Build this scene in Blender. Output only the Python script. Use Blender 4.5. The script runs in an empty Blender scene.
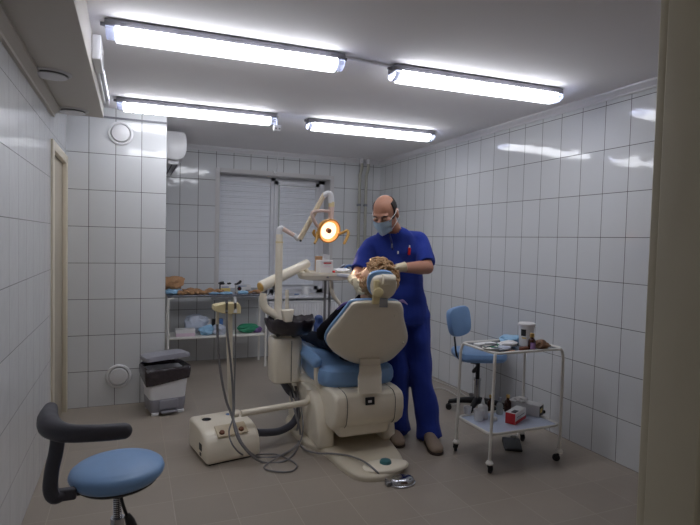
import bpy, bmesh, math, random
from mathutils import Vector, Matrix, noise
S = bpy.context.scene
COL = S.collection
PI = math.pi
V = Vector
rnd = random.Random(7)

# ------------------------------------------------------------------ camera (solved from the tile joints)
F, YAW, PITCH, ROLL, CH = 525.29, .3925, .0415, .0242, 1.4356
XR, XL, YC, YB, ZC = 2.9884, -.4988, 4.8035, 6.2566, 2.48
cy, sy, cp, sp = math.cos(YAW), math.sin(YAW), math.cos(PITCH), math.sin(PITCH)
fw = V((sy*cp, cy*cp, -sp)); rt = V((cy, -sy, 0)); up = rt.cross(fw)
CR = math.cos(ROLL)*rt + math.sin(ROLL)*up
CU = -math.sin(ROLL)*rt + math.cos(ROLL)*up
EYE = V((0, 0, CH))
cam = bpy.data.objects.new('camera', bpy.data.cameras.new('camera'))
COL.objects.link(cam)
cam.data.sensor_width = 36; cam.data.sensor_fit = 'HORIZONTAL'; cam.data.lens = 36*F/700
cam.data.clip_start = .02
cam.matrix_world = Matrix(((CR.x, CU.x, -fw.x, 0), (CR.y, CU.y, -fw.y, 0), (CR.z, CU.z, -fw.z, CH), (0, 0, 0, 1)))
S.camera = cam

def ray(px, py):
    return (px-350)/F*CR + (262.5-py)/F*CU + fw
def P(px, py, x=None, y=None, z=None):
    "measured point: where the sight line meets a known real plane of the room"
    d = ray(px, py)
    if x is not None: t = x/d.x
    elif y is not None: t = y/d.y
    else: t = (z-CH)/d.z
    return EYE + d*t
def PP(px, py, o, n):
    d = ray(px, py)
    return EYE + d*((o-EYE).dot(n)/d.dot(n))

# ------------------------------------------------------------------ materials
def lin(c):
    c = c/255
    return c/12.92 if c <= .04045 else ((c+.055)/1.055)**2.4
def rgb(*c): return tuple(lin(v) for v in c) + (1,)
MATS = {}
def mat(name, col, rough=.5, metal=0, var=.06, scale=30, bump=0, spec=.5, trans=0, coat=0, emit=None, es=0, sheen=0, alpha=1):
    m = bpy.data.materials.new(name); m.use_nodes = True
    nt = m.node_tree; b = nt.nodes['Principled BSDF']
    tc = nt.nodes.new('ShaderNodeTexCoord'); nz = nt.nodes.new('ShaderNodeTexNoise')
    nz.inputs['Scale'].default_value = scale; nz.inputs['Detail'].default_value = 3
    nt.links.new(tc.outputs['Object'], nz.inputs['Vector'])
    mx = nt.nodes.new('ShaderNodeMix'); mx.data_type = 'RGBA'
    c = rgb(*col)
    mx.inputs[6].default_value = tuple(v*(1-var) for v in c[:3]) + (1,)
    mx.inputs[7].default_value = tuple(min(1, v*(1+var)) for v in c[:3]) + (1,)
    nt.links.new(nz.outputs['Fac'], mx.inputs[0])
    nt.links.new(mx.outputs[2], b.inputs['Base Color'])
    b.inputs['Roughness'].default_value = rough; b.inputs['Metallic'].default_value = metal
    b.inputs['Specular IOR Level'].default_value = spec
    b.inputs['Transmission Weight'].default_value = trans
    b.inputs['Coat Weight'].default_value = coat
    b.inputs['Sheen Weight'].default_value = sheen
    b.inputs['Alpha'].default_value = alpha
    if emit:
        b.inputs['Emission Color'].default_value = rgb(*emit); b.inputs['Emission Strength'].default_value = es
    if bump:
        bp = nt.nodes.new('ShaderNodeBump'); bp.inputs['Strength'].default_value = bump; bp.inputs['Distance'].default_value = .01
        nt.links.new(nz.outputs['Fac'], bp.inputs['Height']); nt.links.new(bp.outputs[0], b.inputs['Normal'])
    MATS[name] = m
    return m

def tile_mat(name, ua, va, u0, v0, w, h, g, col, grout, rough, wob=.12, vary=.03, gsoft=.5, spec=.5):
    m = bpy.data.materials.new(name); m.use_nodes = True
    nt = m.node_tree; N = nt.nodes; L = nt.links; b = N['Principled BSDF']
    tc = N.new('ShaderNodeTexCoord'); sx = N.new('ShaderNodeSeparateXYZ')
    L.new(tc.outputs['Object'], sx.inputs[0])
    def mth(op, a, bb=None):
        n = N.new('ShaderNodeMath'); n.operation = op
        for i, q in enumerate((a, bb)):
            if q is None: continue
            if isinstance(q, (int, float)): n.inputs[i].default_value = q
            else: L.new(q, n.inputs[i])
        return n.outputs[0]
    def cell(o, o0, s):
        t = mth('DIVIDE', mth('SUBTRACT', o, o0), s)
        f = mth('FRACT', t)
        d = mth('MULTIPLY', mth('MINIMUM', f, mth('SUBTRACT', 1, f)), s)
        return mth('FLOOR', t), d
    iu, du = cell(sx.outputs[ua], u0, w); iv, dv = cell(sx.outputs[va], v0, h)
    d = mth('MINIMUM', du, dv)
    mr = N.new('ShaderNodeMapRange'); mr.interpolation_type = 'SMOOTHSTEP'
    L.new(d, mr.inputs[0]); mr.inputs[1].default_value = g*gsoft; mr.inputs[2].default_value = g
    cx = N.new('ShaderNodeCombineXYZ'); L.new(iu, cx.inputs[0]); L.new(iv, cx.inputs[1])
    wn = N.new('ShaderNodeTexWhiteNoise'); L.new(cx.outputs[0], wn.inputs['Vector'])
    nz = N.new('ShaderNodeTexNoise'); nz.inputs['Scale'].default_value = 7; nz.inputs['Detail'].default_value = 3
    L.new(tc.outputs['Object'], nz.inputs['Vector'])
    va_ = mth('ADD', mth('MULTIPLY', wn.outputs['Value'], .5), mth('MULTIPLY', nz.outputs['Fac'], .5))
    m1 = N.new('ShaderNodeMix'); m1.data_type = 'RGBA'; c = rgb(*col)
    m1.inputs[6].default_value = tuple(v*(1-vary) for v in c[:3])+(1,); m1.inputs[7].default_value = tuple(min(1, v*(1+vary)) for v in c[:3])+(1,)
    L.new(va_, m1.inputs[0])
    m2 = N.new('ShaderNodeMix'); m2.data_type = 'RGBA'
    m2.inputs[6].default_value = rgb(*grout); L.new(m1.outputs[2], m2.inputs[7]); L.new(mr.outputs[0], m2.inputs[0])
    L.new(m2.outputs[2], b.inputs['Base Color'])
    rr = N.new('ShaderNodeMapRange'); L.new(mr.outputs[0], rr.inputs[0]); rr.inputs[3].default_value = .8; rr.inputs[4].default_value = rough
    L.new(rr.outputs[0], b.inputs['Roughness'])
    b.inputs['Specular IOR Level'].default_value = spec
    # glaze: slow waves inside a tile and a small step at every joint
    n2 = N.new('ShaderNodeTexNoise'); n2.inputs['Scale'].default_value = 9; n2.inputs['Detail'].default_value = 1
    ad = N.new('ShaderNodeVectorMath'); ad.operation = 'ADD'
    sc = N.new('ShaderNodeVectorMath'); sc.operation = 'SCALE'; L.new(cx.outputs[0], sc.inputs[0]); sc.inputs[3].default_value = 3.7
    L.new(tc.outputs['Object'], ad.inputs[0]); L.new(sc.outputs[0], ad.inputs[1]); L.new(ad.outputs[0], n2.inputs['Vector'])
    b1 = N.new('ShaderNodeBump'); b1.inputs['Strength'].default_value = wob; b1.inputs['Distance'].default_value = .01
    L.new(n2.outputs['Fac'], b1.inputs['Height'])
    b2 = N.new('ShaderNodeBump'); b2.inputs['Strength'].default_value = .35; b2.inputs['Distance'].default_value = .002
    L.new(mr.outputs[0], b2.inputs['Height']); L.new(b1.outputs[0], b2.inputs['Normal'])
    L.new(b2.outputs[0], b.inputs['Normal'])
    MATS[name] = m
    return m

WT = (216, 218, 220); GR = (70, 68, 66)
tile_mat('tile_right', 1, 2, 6.1019, 0, .2, .3, .0026, WT, GR, .07)
tile_mat('tile_left', 1, 2, 2.69, 0, .2, .3, .0022, WT, (95, 92, 90), .07)
tile_mat('tile_column', 0, 2, -.5361, 0, .2, .3, .0028, WT, GR, .07)
tile_mat('tile_back', 0, 2, 2.8878, 0, .2, .3, .0034, WT, GR, .07)
tile_mat('tile_floor', 0, 1, .21, .24, .3, .3, .0022, (158, 148, 136), (184, 174, 162), .3, wob=.03, vary=.07, spec=.4)
mat('ceiling_paint', (238, 236, 237), .85, var=.02, scale=3)
mat('plaster_white', (206, 204, 204), .6, var=.02, scale=6)
mat('cornice_white', (220, 219, 222), .5, var=.02)
mat('soffit_paint', (196, 190, 182), .7, var=.02)
mat('plastic_white', (226, 226, 228), .3, var=.02)
mat('plastic_grey', (120, 121, 128), .4, var=.03)
mat('lamp_grey', (112, 112, 120), .5, var=.03)
mat('diffuser', (240, 242, 255), .3, emit=(245, 247, 254), es=1)
mat('clear_plastic', (215, 220, 235), .12, trans=.6, var=.02)
mat('door_beige', (178, 168, 150), .45, var=.03, scale=8)
mat('casing_cream', (214, 205, 186), .4, var=.03, scale=8)
mat('jamb_cream', (205, 197, 176), .5, var=.05, scale=5, bump=.05)
mat('corridor_brown', (110, 84, 66), .6, var=.05)
mat('upvc', (222, 223, 228), .3, var=.01)
mat('blind', (240, 243, 250), .22, var=.03, scale=12)
mat('glass', (230, 238, 245), .02, trans=1, var=0)
mat('cream', (240, 231, 212), .3, var=.03, scale=14, coat=.15)
mat('cream_grey', (206, 196, 176), .35, var=.05, scale=20)
mat('cream_dark', (206, 190, 160), .4, var=.04, scale=20)
mat('yellowed', (224, 208, 160), .35, var=.05, scale=20)
mat('amber', (214, 170, 92), .4, var=.08, scale=30)
mat('pinkish', (222, 196, 184), .35, var=.03)
mat('blue_vinyl', (128, 166, 212), .36, var=.05, scale=22, bump=.04)
mat('black_plastic', (30, 30, 34), .4, var=.08)
mat('dark_grey', (62, 61, 70), .5, var=.06, scale=40)
mat('seam', (90, 84, 74), .7)
mat('chrome', (190, 192, 198), .18, metal=1, var=.03)
mat('steel', (150, 152, 158), .3, metal=1, var=.05)
mat('hose_grey', (128, 126, 128), .5, var=.05)
mat('drain_hose', (78, 80, 92), .5, var=.06)
mat('rubber', (38, 38, 42), .6, var=.06)
mat('bag_black', (44, 38, 46), .28, var=.2, scale=25, bump=.5, spec=.6)
mat('enamel', (232, 230, 224), .28, var=.02)
mat('tray_blue', (196, 206, 226), .3, var=.04)
mat('tray_grey', (120, 122, 130), .25, metal=.6, var=.04)
mat('scrub_blue', (40, 60, 150), .85, var=.12, scale=18, bump=.15, sheen=.1, spec=.2)
mat('scrub_dark', (14, 26, 92), .8, var=.1)
mat('skin', (184, 132, 108), .5, var=.08, scale=25)
mat('skin_pale', (226, 180, 150), .5, var=.06, scale=25)
mat('hair_dark', (34, 26, 24), .6, var=.3, scale=90, bump=.4)
mat('hair_blond', (180, 142, 100), .5, var=.2, scale=40, bump=.15)
mat('mask_blue', (206, 232, 250), .8, var=.05, scale=40, bump=.08)
mat('glove_latex', (222, 210, 180), .5, var=.06)
mat('shoe_tan', (150, 132, 116), .6, var=.08, scale=50, bump=.1)
mat('shoe_sole', (62, 50, 44), .7)
mat('black_cloth', (22, 20, 26), .9, var=.2, scale=30, bump=.15, spec=.1)
mat('trouser_dark', (26, 30, 42), .9, var=.15, scale=30, spec=.1)
mat('cover_blue', (58, 84, 140), .45, var=.1, scale=50, bump=.3)
mat('bib_purple', (128, 104, 158), .8, var=.06)
mat('clay_brown', (180, 138, 100), .7, var=.22, scale=35, bump=.5)
mat('paper_white', (232, 232, 232), .7, var=.03)
mat('card_white', (224, 222, 222), .5, var=.03)
mat('card_red', (196, 36, 44), .5, var=.05)
mat('card_yellow', (220, 196, 120), .5, var=.05)
mat('card_pink', (222, 200, 214), .55, var=.05)
mat('card_blue', (70, 110, 170), .5, var=.05)
mat('film_blue', (150, 195, 228), .35, var=.2, scale=25, bump=.4)
mat('film_clear', (196, 204, 220), .25, var=.15, scale=25, bump=.4)
mat('cloth_green', (46, 140, 104), .6, var=.15, scale=30, bump=.3)
mat('cloth_purple', (120, 92, 150), .6, var=.15, scale=30, bump=.3)
mat('bottle_amber', (74, 38, 26), .12, var=.1, trans=.25)
mat('bottle_clear', (200, 205, 205), .1, var=.05, trans=.6)
mat('cap_gold', (196, 160, 90), .35, metal=.4)
mat('label_violet', (176, 140, 200), .6, var=.05)
mat('teal', (56, 110, 116), .35, var=.05)
mat('lime_pad', (214, 220, 214), .4)
mat('lamp_reflector', (255, 226, 190), .4, emit=(255, 222, 184), es=1.7)
mat('lamp_glass_edge', (240, 180, 110), .4, emit=(255, 160, 84), es=.9)
mat('lamp_core', (120, 70, 36), .5)
mat('lamp_rim', (214, 156, 70), .35, var=.06, emit=None)
mat('white_cable', (206, 202, 196), .5)
mat('pipe_beige', (178, 176, 164), .45, var=.05)
mat('pen_red', (206, 30, 30), .35)
mat('liner_black', (62, 55, 60), .25, var=.2, scale=30, bump=.5)
mat('bin_white', (238, 239, 244), .4, var=.03)
mat('bin_grey', (150, 150, 160), .45, var=.04)
mat('leather_brown', (120, 72, 50), .6, var=.1)
mat('wrapper', (130, 96, 70), .5, var=.3, scale=40, bump=.4)

# ------------------------------------------------------------------ mesh helpers
def nb(): return bmesh.new()
def put(bm, t, M=None):
    if M is not None: bmesh.ops.transform(t, matrix=M, verts=t.verts)
    me = bpy.data.meshes.new('tmp'); t.to_mesh(me); t.free()
    bm.from_mesh(me); bpy.data.meshes.remove(me)
def box(bm, c, s, bev=0, seg=3, M=None, R=None):
    t = nb(); bmesh.ops.create_cube(t, size=1)
    for v in t.verts: v.co = V((v.co.x*s[0], v.co.y*s[1], v.co.z*s[2]))
    if bev: bmesh.ops.bevel(t, geom=list(t.edges), offset=bev, segments=seg, profile=.5, affect='EDGES')
    if R is not None: bmesh.ops.transform(t, matrix=R.to_4x4(), verts=t.verts)
    bmesh.ops.translate(t, vec=V(c), verts=t.verts)
    put(bm, t, M)
    return bm
def bb(bm, a, b, bev=0, seg=3, M=None):
    a = V(a); b = V(b)
    return box(bm, (a+b)/2, [abs(q) for q in (b-a)], bev, seg, M)
def frames(pts):
    T = []
    for i in range(len(pts)):
        d = pts[min(i+1, len(pts)-1)] - pts[max(i-1, 0)]
        T.append(d.normalized() if d.length > 1e-9 else V((0, 0, 1)))
    u = T[0].orthogonal().normalized(); out = []
    for t in T:
        u = (u - t*u.dot(t))
        u = u.normalized() if u.length > 1e-6 else t.orthogonal().normalized()
        out.append((u, t.cross(u)))
    return out
def spl(pts, n=6):
    pts = [V(p) for p in pts]
    if len(pts) < 3: return pts
    q = [pts[0]*2-pts[1]] + pts + [pts[-1]*2-pts[-2]]; out = []
    for i in range(1, len(q)-2):
        for k in range(n):
            t = k/n; a, b, c, d = q[i-1:i+3]
            out.append(.5*((2*b)+(c-a)*t+(2*a-5*b+4*c-d)*t*t+(3*b-a-3*c+d)*t**3))
    out.append(pts[-1]); return out
def skinrings(bm, rings, cap=True, closed=False):
    vs = [[bm.verts.new(p) for p in r] for r in rings]; n = len(vs[0])
    for i in range(len(vs)-(0 if closed else 1)):
        a, b = vs[i], vs[(i+1) % len(vs)]
        for k in range(n):
            bm.faces.new((a[k], a[(k+1) % n], b[(k+1) % n], b[k]))
    if cap and not closed:
        bm.faces.new(vs[0][::-1]); bm.faces.new(vs[-1])
    return bm
def tube(bm, pts, r, seg=10, n=0, flat=1, cap=True):
    pts = [V(p) for p in pts]
    rs = list(r) if isinstance(r, (list, tuple)) else [r]*len(pts)
    if n:
        m = len(pts); pts = spl(pts, n)
        rs2 = []
        for i in range(len(pts)):
            f = i/n; k = min(int(f), m-2); rs2.append(rs[k]+(rs[k+1]-rs[k])*(f-k))
        rs = rs2
    fr = frames(pts); rings = []
    for p, (u, w), q in zip(pts, fr, rs):
        rings.append([p+(u*math.cos(a)*q+w*math.sin(a)*q*flat) for a in (2*PI*k/seg for k in range(seg))])
    t = nb(); skinrings(t, rings, cap); bmesh.ops.recalc_face_normals(t, faces=t.faces); put(bm, t)
    return bm
def limb(bm, pts, rs, n=5, seg=16):
    tube(bm, pts, rs, seg, n)
    ball(bm, pts[0], (rs[0],)*3); ball(bm, pts[-1], (rs[-1],)*3)
    return bm
def ball(bm, c, r, R=None, seg=20):
    t = nb(); bmesh.ops.create_uvsphere(t, u_segments=seg, v_segments=seg//2+2, radius=1)
    r = (r,)*3 if isinstance(r, (int, float)) else r
    for v in t.verts: v.co = V((v.co.x*r[0], v.co.y*r[1], v.co.z*r[2]))
    if R is not None: bmesh.ops.transform(t, matrix=R.to_4x4(), verts=t.verts)
    bmesh.ops.translate(t, vec=V(c), verts=t.verts); put(bm, t)
    return bm
def cyl(bm, a, b, r0, r1=None, seg=20, bev=0):
    r1 = r0 if r1 is None else r1; a = V(a); b = V(b)
    if bev:
        d = (b-a).normalized()
        tube(bm, [a, a+d*bev*.3, a+d*bev, b-d*bev, b-d*bev*.3, b], [r0-bev, r0-bev*.3, r0, r1, r1-bev*.3, r1-bev], seg)
    else: tube(bm, [a, b], [r0, r1], seg)
    return bm
def lathe(bm, prof, c=(0, 0, 0), seg=28, R=None, wob=None, closed=False):
    c = V(c); rings = []
    for i, (r, z) in enumerate(prof):
        ring = []
        for k in range(seg):
            a = 2*PI*k/seg; q = r; dz = 0
            if wob: q, dz = wob(i, a, r)
            ring.append(V((q*math.cos(a), q*math.sin(a), z+dz)))
        rings.append(ring)
    t = nb(); skinrings(t, rings, closed=closed); bmesh.ops.recalc_face_normals(t, faces=t.faces)
    bmesh.ops.remove_doubles(t, verts=t.verts, dist=1e-5)
    M = Matrix.Translation(c) @ (R.to_4x4() if R is not None else Matrix())
    put(bm, t, M)
    return bm
def pillow(bm, outline, nrm, prof):
    "stack of scaled copies of an outline: (scale, offset along nrm)"
    outline = [V(p) for p in outline]; c = sum(outline, V())/len(outline)
    t = nb(); skinrings(t, [[c+(p-c)*s+nrm*o for p in outline] for s, o in prof])
    bmesh.ops.recalc_face_normals(t, faces=t.faces); put(bm, t)
    return bm
def closed_spl(pts, n=5):
    pts = [V(p) for p in pts]; m = len(pts); out = []
    for i in range(m):
        a, b, c, d = (pts[(i+k-1) % m] for k in range(4))
        for k in range(n):
            t = k/n
            out.append(.5*((2*b)+(c-a)*t+(2*a-5*b+4*c-d)*t*t+(3*b-a-3*c+d)*t**3))
    return out
def rrect(w, h, r, n=5):
    out = []
    for cx_, cy_, a0 in ((w/2-r, h/2-r, 0), (-w/2+r, h/2-r, PI/2), (-w/2+r, -h/2+r, PI), (w/2-r, -h/2+r, 1.5*PI)):
        for k in range(n+1):
            a = a0+PI/2*k/n; out.append((cx_+r*math.cos(a), cy_+r*math.sin(a)))
    return out
def prism_x(bm, prof, x0, x1, bev=0):
    "outline in (y, z) swept along x"
    t = nb(); skinrings(t, [[V((x, p[0], p[1])) for p in prof] for x in (x0, x1)])
    bmesh.ops.recalc_face_normals(t, faces=t.faces)
    if bev:
        es = [e for e in t.edges if e.calc_face_angle(0) > .6]
        bmesh.ops.bevel(t, geom=es, offset=bev, segments=3, profile=.5, affect='EDGES')
    put(bm, t); return bm
def remesh(bm, voxel, smooth=4, disp=0, freq=12):
    bmesh.ops.recalc_face_normals(bm, faces=bm.faces)
    me = bpy.data.meshes.new('tmp'); bm.to_mesh(me); bm.free()
    o = bpy.data.objects.new('tmp', me); COL.objects.link(o)
    m = o.modifiers.new('r', 'REMESH'); m.mode = 'VOXEL'; m.voxel_size = voxel
    if smooth:
        s = o.modifiers.new('s', 'SMOOTH'); s.iterations = smooth; s.factor = .5
    dg = bpy.context.evaluated_depsgraph_get(); dg.update()
    me2 = bpy.data.meshes.new_from_object(o.evaluated_get(dg))
    bpy.data.objects.remove(o); bpy.data.meshes.remove(me)
    r = nb(); r.from_mesh(me2); bpy.data.meshes.remove(me2)
    if disp:
        r.normal_update()
        for v in r.verts:
            v.co += v.normal*disp*noise.noise(v.co*freq)
    return r
ORG = {}
def ob(name, bm, m, parent=None, loc=None, ang=38, label=None):
    me = bpy.data.meshes.new(name)
    o = V(loc) if loc is not None else (ORG.get(parent.name, V()) if parent else V())
    bmesh.ops.recalc_face_normals(bm, faces=bm.faces)
    if o.length: bmesh.ops.translate(bm, vec=-o, verts=bm.verts)
    bm.to_mesh(me); bm.free()
    for p in me.polygons: p.use_smooth = True
    me.set_sharp_from_angle(angle=math.radians(ang))
    me.materials.append(MATS[m])
    x = bpy.data.objects.new(name, me); COL.objects.link(x)
    if parent is not None: x.parent = parent; ORG[x.name] = o
    elif loc is not None: x.location = o; ORG[x.name] = o
    if label: x['label'] = label
    return x
def tag(o, label, cat, group=None):
    o['label'] = label; o['category'] = cat
    if group: o['group'] = group
    return o
def T(name, label, cat, loc, group=None):
    o = bpy.data.objects.new(name, None); COL.objects.link(o); o.location = loc
    o.empty_display_size = .05; ORG[o.name] = V(loc)
    return tag(o, label, cat, group)
def struct(name, bm, m, parent=None, ang=30):
    o = ob(name, bm, m, parent, ang=ang)
    if parent is None: o['kind'] = 'structure'
    return o
def dup(root, loc=None, rz=None):
    c = root.copy(); COL.objects.link(c)
    for ch in list(root.children):
        k = ch.copy(); COL.objects.link(k); k.parent = c
        for g in list(ch.children):
            q = g.copy(); COL.objects.link(q); q.parent = k
    if loc is not None: c.location = loc
    if rz is not None: c.rotation_euler = (0, 0, rz)
    return c
def Rz(a): return Matrix.Rotation(a, 3, 'Z')
def Rx(a): return Matrix.Rotation(a, 3, 'X')
def Ry(a): return Matrix.Rotation(a, 3, 'Y')

# ------------------------------------------------------------------ room
b = nb(); bb(b, (XL-.1, -.7, -.1), (XR+.1, YB+.4, 0)); struct('floor', b, 'tile_floor')
b = nb(); bb(b, (XL-.1, -.7, ZC), (XR+.1, YB+.4, ZC+.1)); struct('ceiling', b, 'ceiling_paint')
b = nb(); bb(b, (XR, .5, 0), (XR+.1, YB+.4, ZC)); struct('wall_right', b, 'tile_right')
DY0, DY1, DZ = 4.02, 4.725, 1.995
b = nb()
bb(b, (XL-.1, -.7, 0), (XL, DY0, ZC)); bb(b, (XL-.1, DY0, DZ), (XL, DY1, ZC)); bb(b, (XL-.1, DY1, 0), (XL, YB+.4, ZC))
struct('wall_left', b, 'tile_left')
b = nb(); bb(b, (XL, YC, 0), (.264, YB, ZC)); wc = struct('wall_column', b, 'tile_column')
wc.data.materials.append(MATS['tile_right'])
for f_ in wc.data.polygons:
    if abs(f_.normal.x) > .5: f_.material_index = 1
# back wall with the window opening
WX0, WX1, WZ0, WZ1 = .925, 2.30, .745, 2.20
b = nb()
bb(b, (.264, YB, 0), (WX0, YB+.32, ZC)); bb(b, (WX1, YB, 0), (XR, YB+.32, ZC))
bb(b, (WX0, YB, 0), (WX1, YB+.32, WZ0)); bb(b, (WX0, YB, WZ1), (WX1, YB+.32, ZC))
struct('wall_back', b, 'tile_back')
# front wall around the doorway the photograph looks through
JX = .866
b = nb()
bb(b, (XL, .5, 0), (-.22, .66, ZC)); bb(b, (-.22, .5, 2.1), (JX+.02, .66, ZC)); bb(b, (JX+.02, .5, 0), (XR, .66, ZC))
struct('wall_front', b, 'corridor_brown')
b = nb()
bb(b, (JX, .565, 0), (JX+.03, .672, 2.1), .003); bb(b, (JX-.006, .565, 0), (JX+.01, .655, 2.1), .002); bb(b, (JX-.002, .655, 0), (JX+.1, .674, 2.16), .003)
bb(b, (-.25, .49, 0), (-.21, .672, 2.1), .003); bb(b, (-.21, .49, 2.06), (JX, .672, 2.1), .003)
d2 = struct('door_2', b, 'jamb_cream')
# soffit duct box along the left wall
SX, SZ, SY = -.200, 2.27, 4.19
b = nb(); bb(b, (XL, -.7, SZ), (SX, SY, ZC), .003); struct('trim_soffit', b, 'soffit_paint')
def cornice(nm, axis, p, a0, a1, z0, z1, d, sgn, m='cornice_white'):
    prof = [(0, z0), (.35*d, z0), (.35*d, z0+.25*(z1-z0)), (.55*d, z0+.4*(z1-z0)), (.9*d, z0+.72*(z1-z0)), (d, z0+.74*(z1-z0)), (d, z1), (0, z1)]
    t = nb(); f = (lambda a, q, z: V((p+sgn*q, a, z))) if axis == 'y' else (lambda a, q, z: V((a, p+sgn*q, z)))
    skinrings(t, [[f(a, q, z) for q, z in prof] for a in (a0, a1)]); return struct(nm, t, m, ang=20)
cornice('trim_1', 'y', XR, .62, YB, 2.43, ZC, .045, -1)
cornice('trim_2', 'x', YB, .264, XR-.045, 2.43, ZC, .045, -1)
cornice('trim_3', 'y', XL, -.7, SY-.2, 2.205, SZ, .05, 1, 'soffit_paint')
b = nb(); bb(b, (XL, YC-.006, 2.392), (.264, YC, 2.408)); struct('trim_4', b, 'plastic_grey')
# left door: casing, leaf, hinges
b = nb(); bb(b, (XL-.06, DY0+.004, .004), (XL-.02, DY1-.004, DZ-.004), .003); d1 = struct('door_1', b, 'door_beige')
b = nb()
bb(b, (XL-.02, DY0-.075, 0), (XL+.014, DY0+.004, DZ+.06), .004); bb(b, (XL-.02, DY1-.004, 0), (XL+.014, DY1+.07, DZ+.06), .004)
bb(b, (XL-.02, DY0, DZ-.004), (XL+.014, DY1, DZ+.06), .004); struct('casing', b, 'casing_cream', d1)
for z in (1.62, .28):
    b = nb(); cyl(b, (XL-.012, DY0+.012, z-.05), (XL-.012, DY0+.012, z+.05), .009); struct('hinge', b, 'steel', d1)

# window: frame, sashes, glass, sill
FY = YB+.22
b = nb()
for a, c in (((WX0, 0, WZ0), (WX0+.05, 0, WZ1)), ((WX1-.09, 0, WZ0), (WX1, 0, WZ1)), ((WX0, 0, WZ1-.05), (WX1, 0, WZ1)), ((WX0, 0, WZ0), (WX1, 0, WZ0+.06)), ((1.585, 0, WZ0), (1.65, 0, WZ1))):
    bb(b, (a[0], FY, a[2]), (c[0], FY+.06, c[2]), .004)
w1 = struct('window_1', b, 'upvc')
b = nb(); x0, x1, z0, z1 = 1.63, 2.225, WZ0+.045, WZ1-.035
for a, c in (((x0, z0), (x0+.055, z1)), ((x1-.055, z0), (x1, z1)), ((x0, z0), (x1, z0+.055)), ((x0, z1-.055), (x1, z1))):
    bb(b, (a[0], FY-.018, a[1]), (c[0], FY+.02, c[1]), .005)
struct('sash', b, 'upvc', w1)
b = nb(); bb(b, (x0+.012, FY-.03, 1.42), (x0+.036, FY-.018, 1.5), .004); bb(b, (x0+.016, FY-.045, 1.36), (x0+.03, FY-.03, 1.48), .004); struct('handle', b, 'upvc', w1)
b = nb(); bb(b, (WX0+.04, FY+.03, WZ0+.05), (1.6, FY+.04, WZ1-.04)); struct('pane', b, 'glass', w1)
b = nb(); bb(b, (1.66, FY+.03, WZ0+.05), (WX1-.06, FY+.04, WZ1-.04)); struct('pane', b, 'glass', w1)
b = nb()
bb(b, (WX0-.045, YB-.006, WZ0), (WX0+.004, YB+.25, WZ1+.045), .002); bb(b, (WX1-.004, YB-.006, WZ0), (WX1+.045, YB+.25, WZ1+.045), .002)
bb(b, (WX0, YB-.006, WZ1-.004), (WX1, YB+.25, WZ1+.045), .002); struct('reveal', b, 'plaster_white', w1)
b = nb(); bb(b, (WX0-.08, YB-.1, WZ0-.035), (WX1+.08, YB+.25, WZ0+.002), .012); struct('sill', b, 'upvc', w1)

def blind(x0, x1, zt, zb, y, label):
    t = T('window_blind', label, 'blind', ((x0+x1)/2, y, zb), 'slatted blinds in the window')
    b = nb(); bb(b, (x0, y-.012, zt-.025), (x1, y+.012, zt), .003); ob('head_rail', b, 'upvc', t)
    b = nb(); z = zt-.035; k = 0
    while z > zb+.02:
        tl = .0098; yt = .0052+.0012*math.sin(k*2.3)
        dz = .0012*math.sin(k*1.7)
        # a shallow curved, almost closed slat
        rows = [[V((x, y+q*yt - .0034*(1-(q)**2), z+dz+q*tl)) for q in (-1, -.4, .4, 1)] for x in (x0+.004, (x0+x1)/2, x1-.004)]
        vv = [[b.verts.new(p) for p in r] for r in rows]
        for i in range(2):
            for j in range(3): b.faces.new((vv[i][j], vv[i+1][j], vv[i+1][j+1], vv[i][j+1]))
        z -= .0195; k += 1
    ob('slats', b, 'blind', t, ang=60)
    b = nb(); bb(b, (x0, y-.01, zb), (x1, y+.01, zb+.016), .003); ob('bottom_rail', b, 'upvc', t)
    b = nb()
    for x in (x0+.12, (x0+x1)/2, x1-.12): cyl(b, (x, y-.008, zb), (x, y-.008, zt-.01), .001, seg=5)
    ob('cord', b, 'upvc', t)
blind(WX0+.02, 1.575, WZ1-.055, WZ0+.075, FY-.03, 'wide pale slatted blind over the left window panel')
blind(1.69, 2.165, WZ1-.1, WZ0+.105, FY-.035, 'narrow pale slatted blind on the framed right window sash')

# round air vents
def vent(c, R, r, label, name='air_vent'):
    t = T(name, label, 'vent', c)
    f = lambda bm, pr: lathe(bm, pr, c, 36, R)
    b = nb(); f(b, [(r, 0), (r, .006), (r*.97, .012), (r*.86, .016), (r*.8, .014), (r*.77, .002), (r*.74, 0)]); ob('ring', b, 'plastic_white', t)
    b = nb(); f(b, [(.01, .002), (r*.3, .004), (r*.72, .012), (r*.735, .018), (r*.66, .026), (r*.3, .03), (.003, .031)]); ob('cap', b, 'plastic_white', t)
RF = Rx(PI/2)            # lathe axis towards -y
q = P(120.5, 133.5, y=YC); vent((q.x, YC, q.z), RF, .098, 'round white air vent high on the tiled corner column')
q = P(118.5, 376, y=YC); vent((q.x, YC, q.z), RF, .1, 'round white air vent low on the tiled column beside the bin')
RD = Rx(PI)
def svent(c, label):
    t = T('air_vent', label, 'vent', c); r = .088
    f = lambda bm, pr, dz=0: lathe(bm, pr, V(c)-V((0, 0, dz)), 36, RD)
    b = nb(); f(b, [(r*1.12, 0), (r*1.12, .003), (r*1.05, .008), (r*.93, .009), (r*.9, .001)]); ob('ring', b, 'plaster_white', t)
    b = nb(); f(b, [(.004, 0), (r*.9, 0), (r*.9, .002), (.004, .002)]); ob('throat', b, 'black_plastic', t)
    b = nb(); f(b, [(.004, 0), (r*.86, .001), (r*.88, .005), (r*.5, .012), (.004, .014)], .014); f(b, [(.006, .0), (.006, .018)]); ob('cap', b, 'cornice_white', t)
q = P(51, 73, z=SZ); svent((q.x, q.y, SZ), 'round air vent under the left soffit, nearer one')
q = P(71, 110, z=SZ); svent((q.x+.01, q.y, SZ), 'round air vent at the far end of the left soffit')

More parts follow.
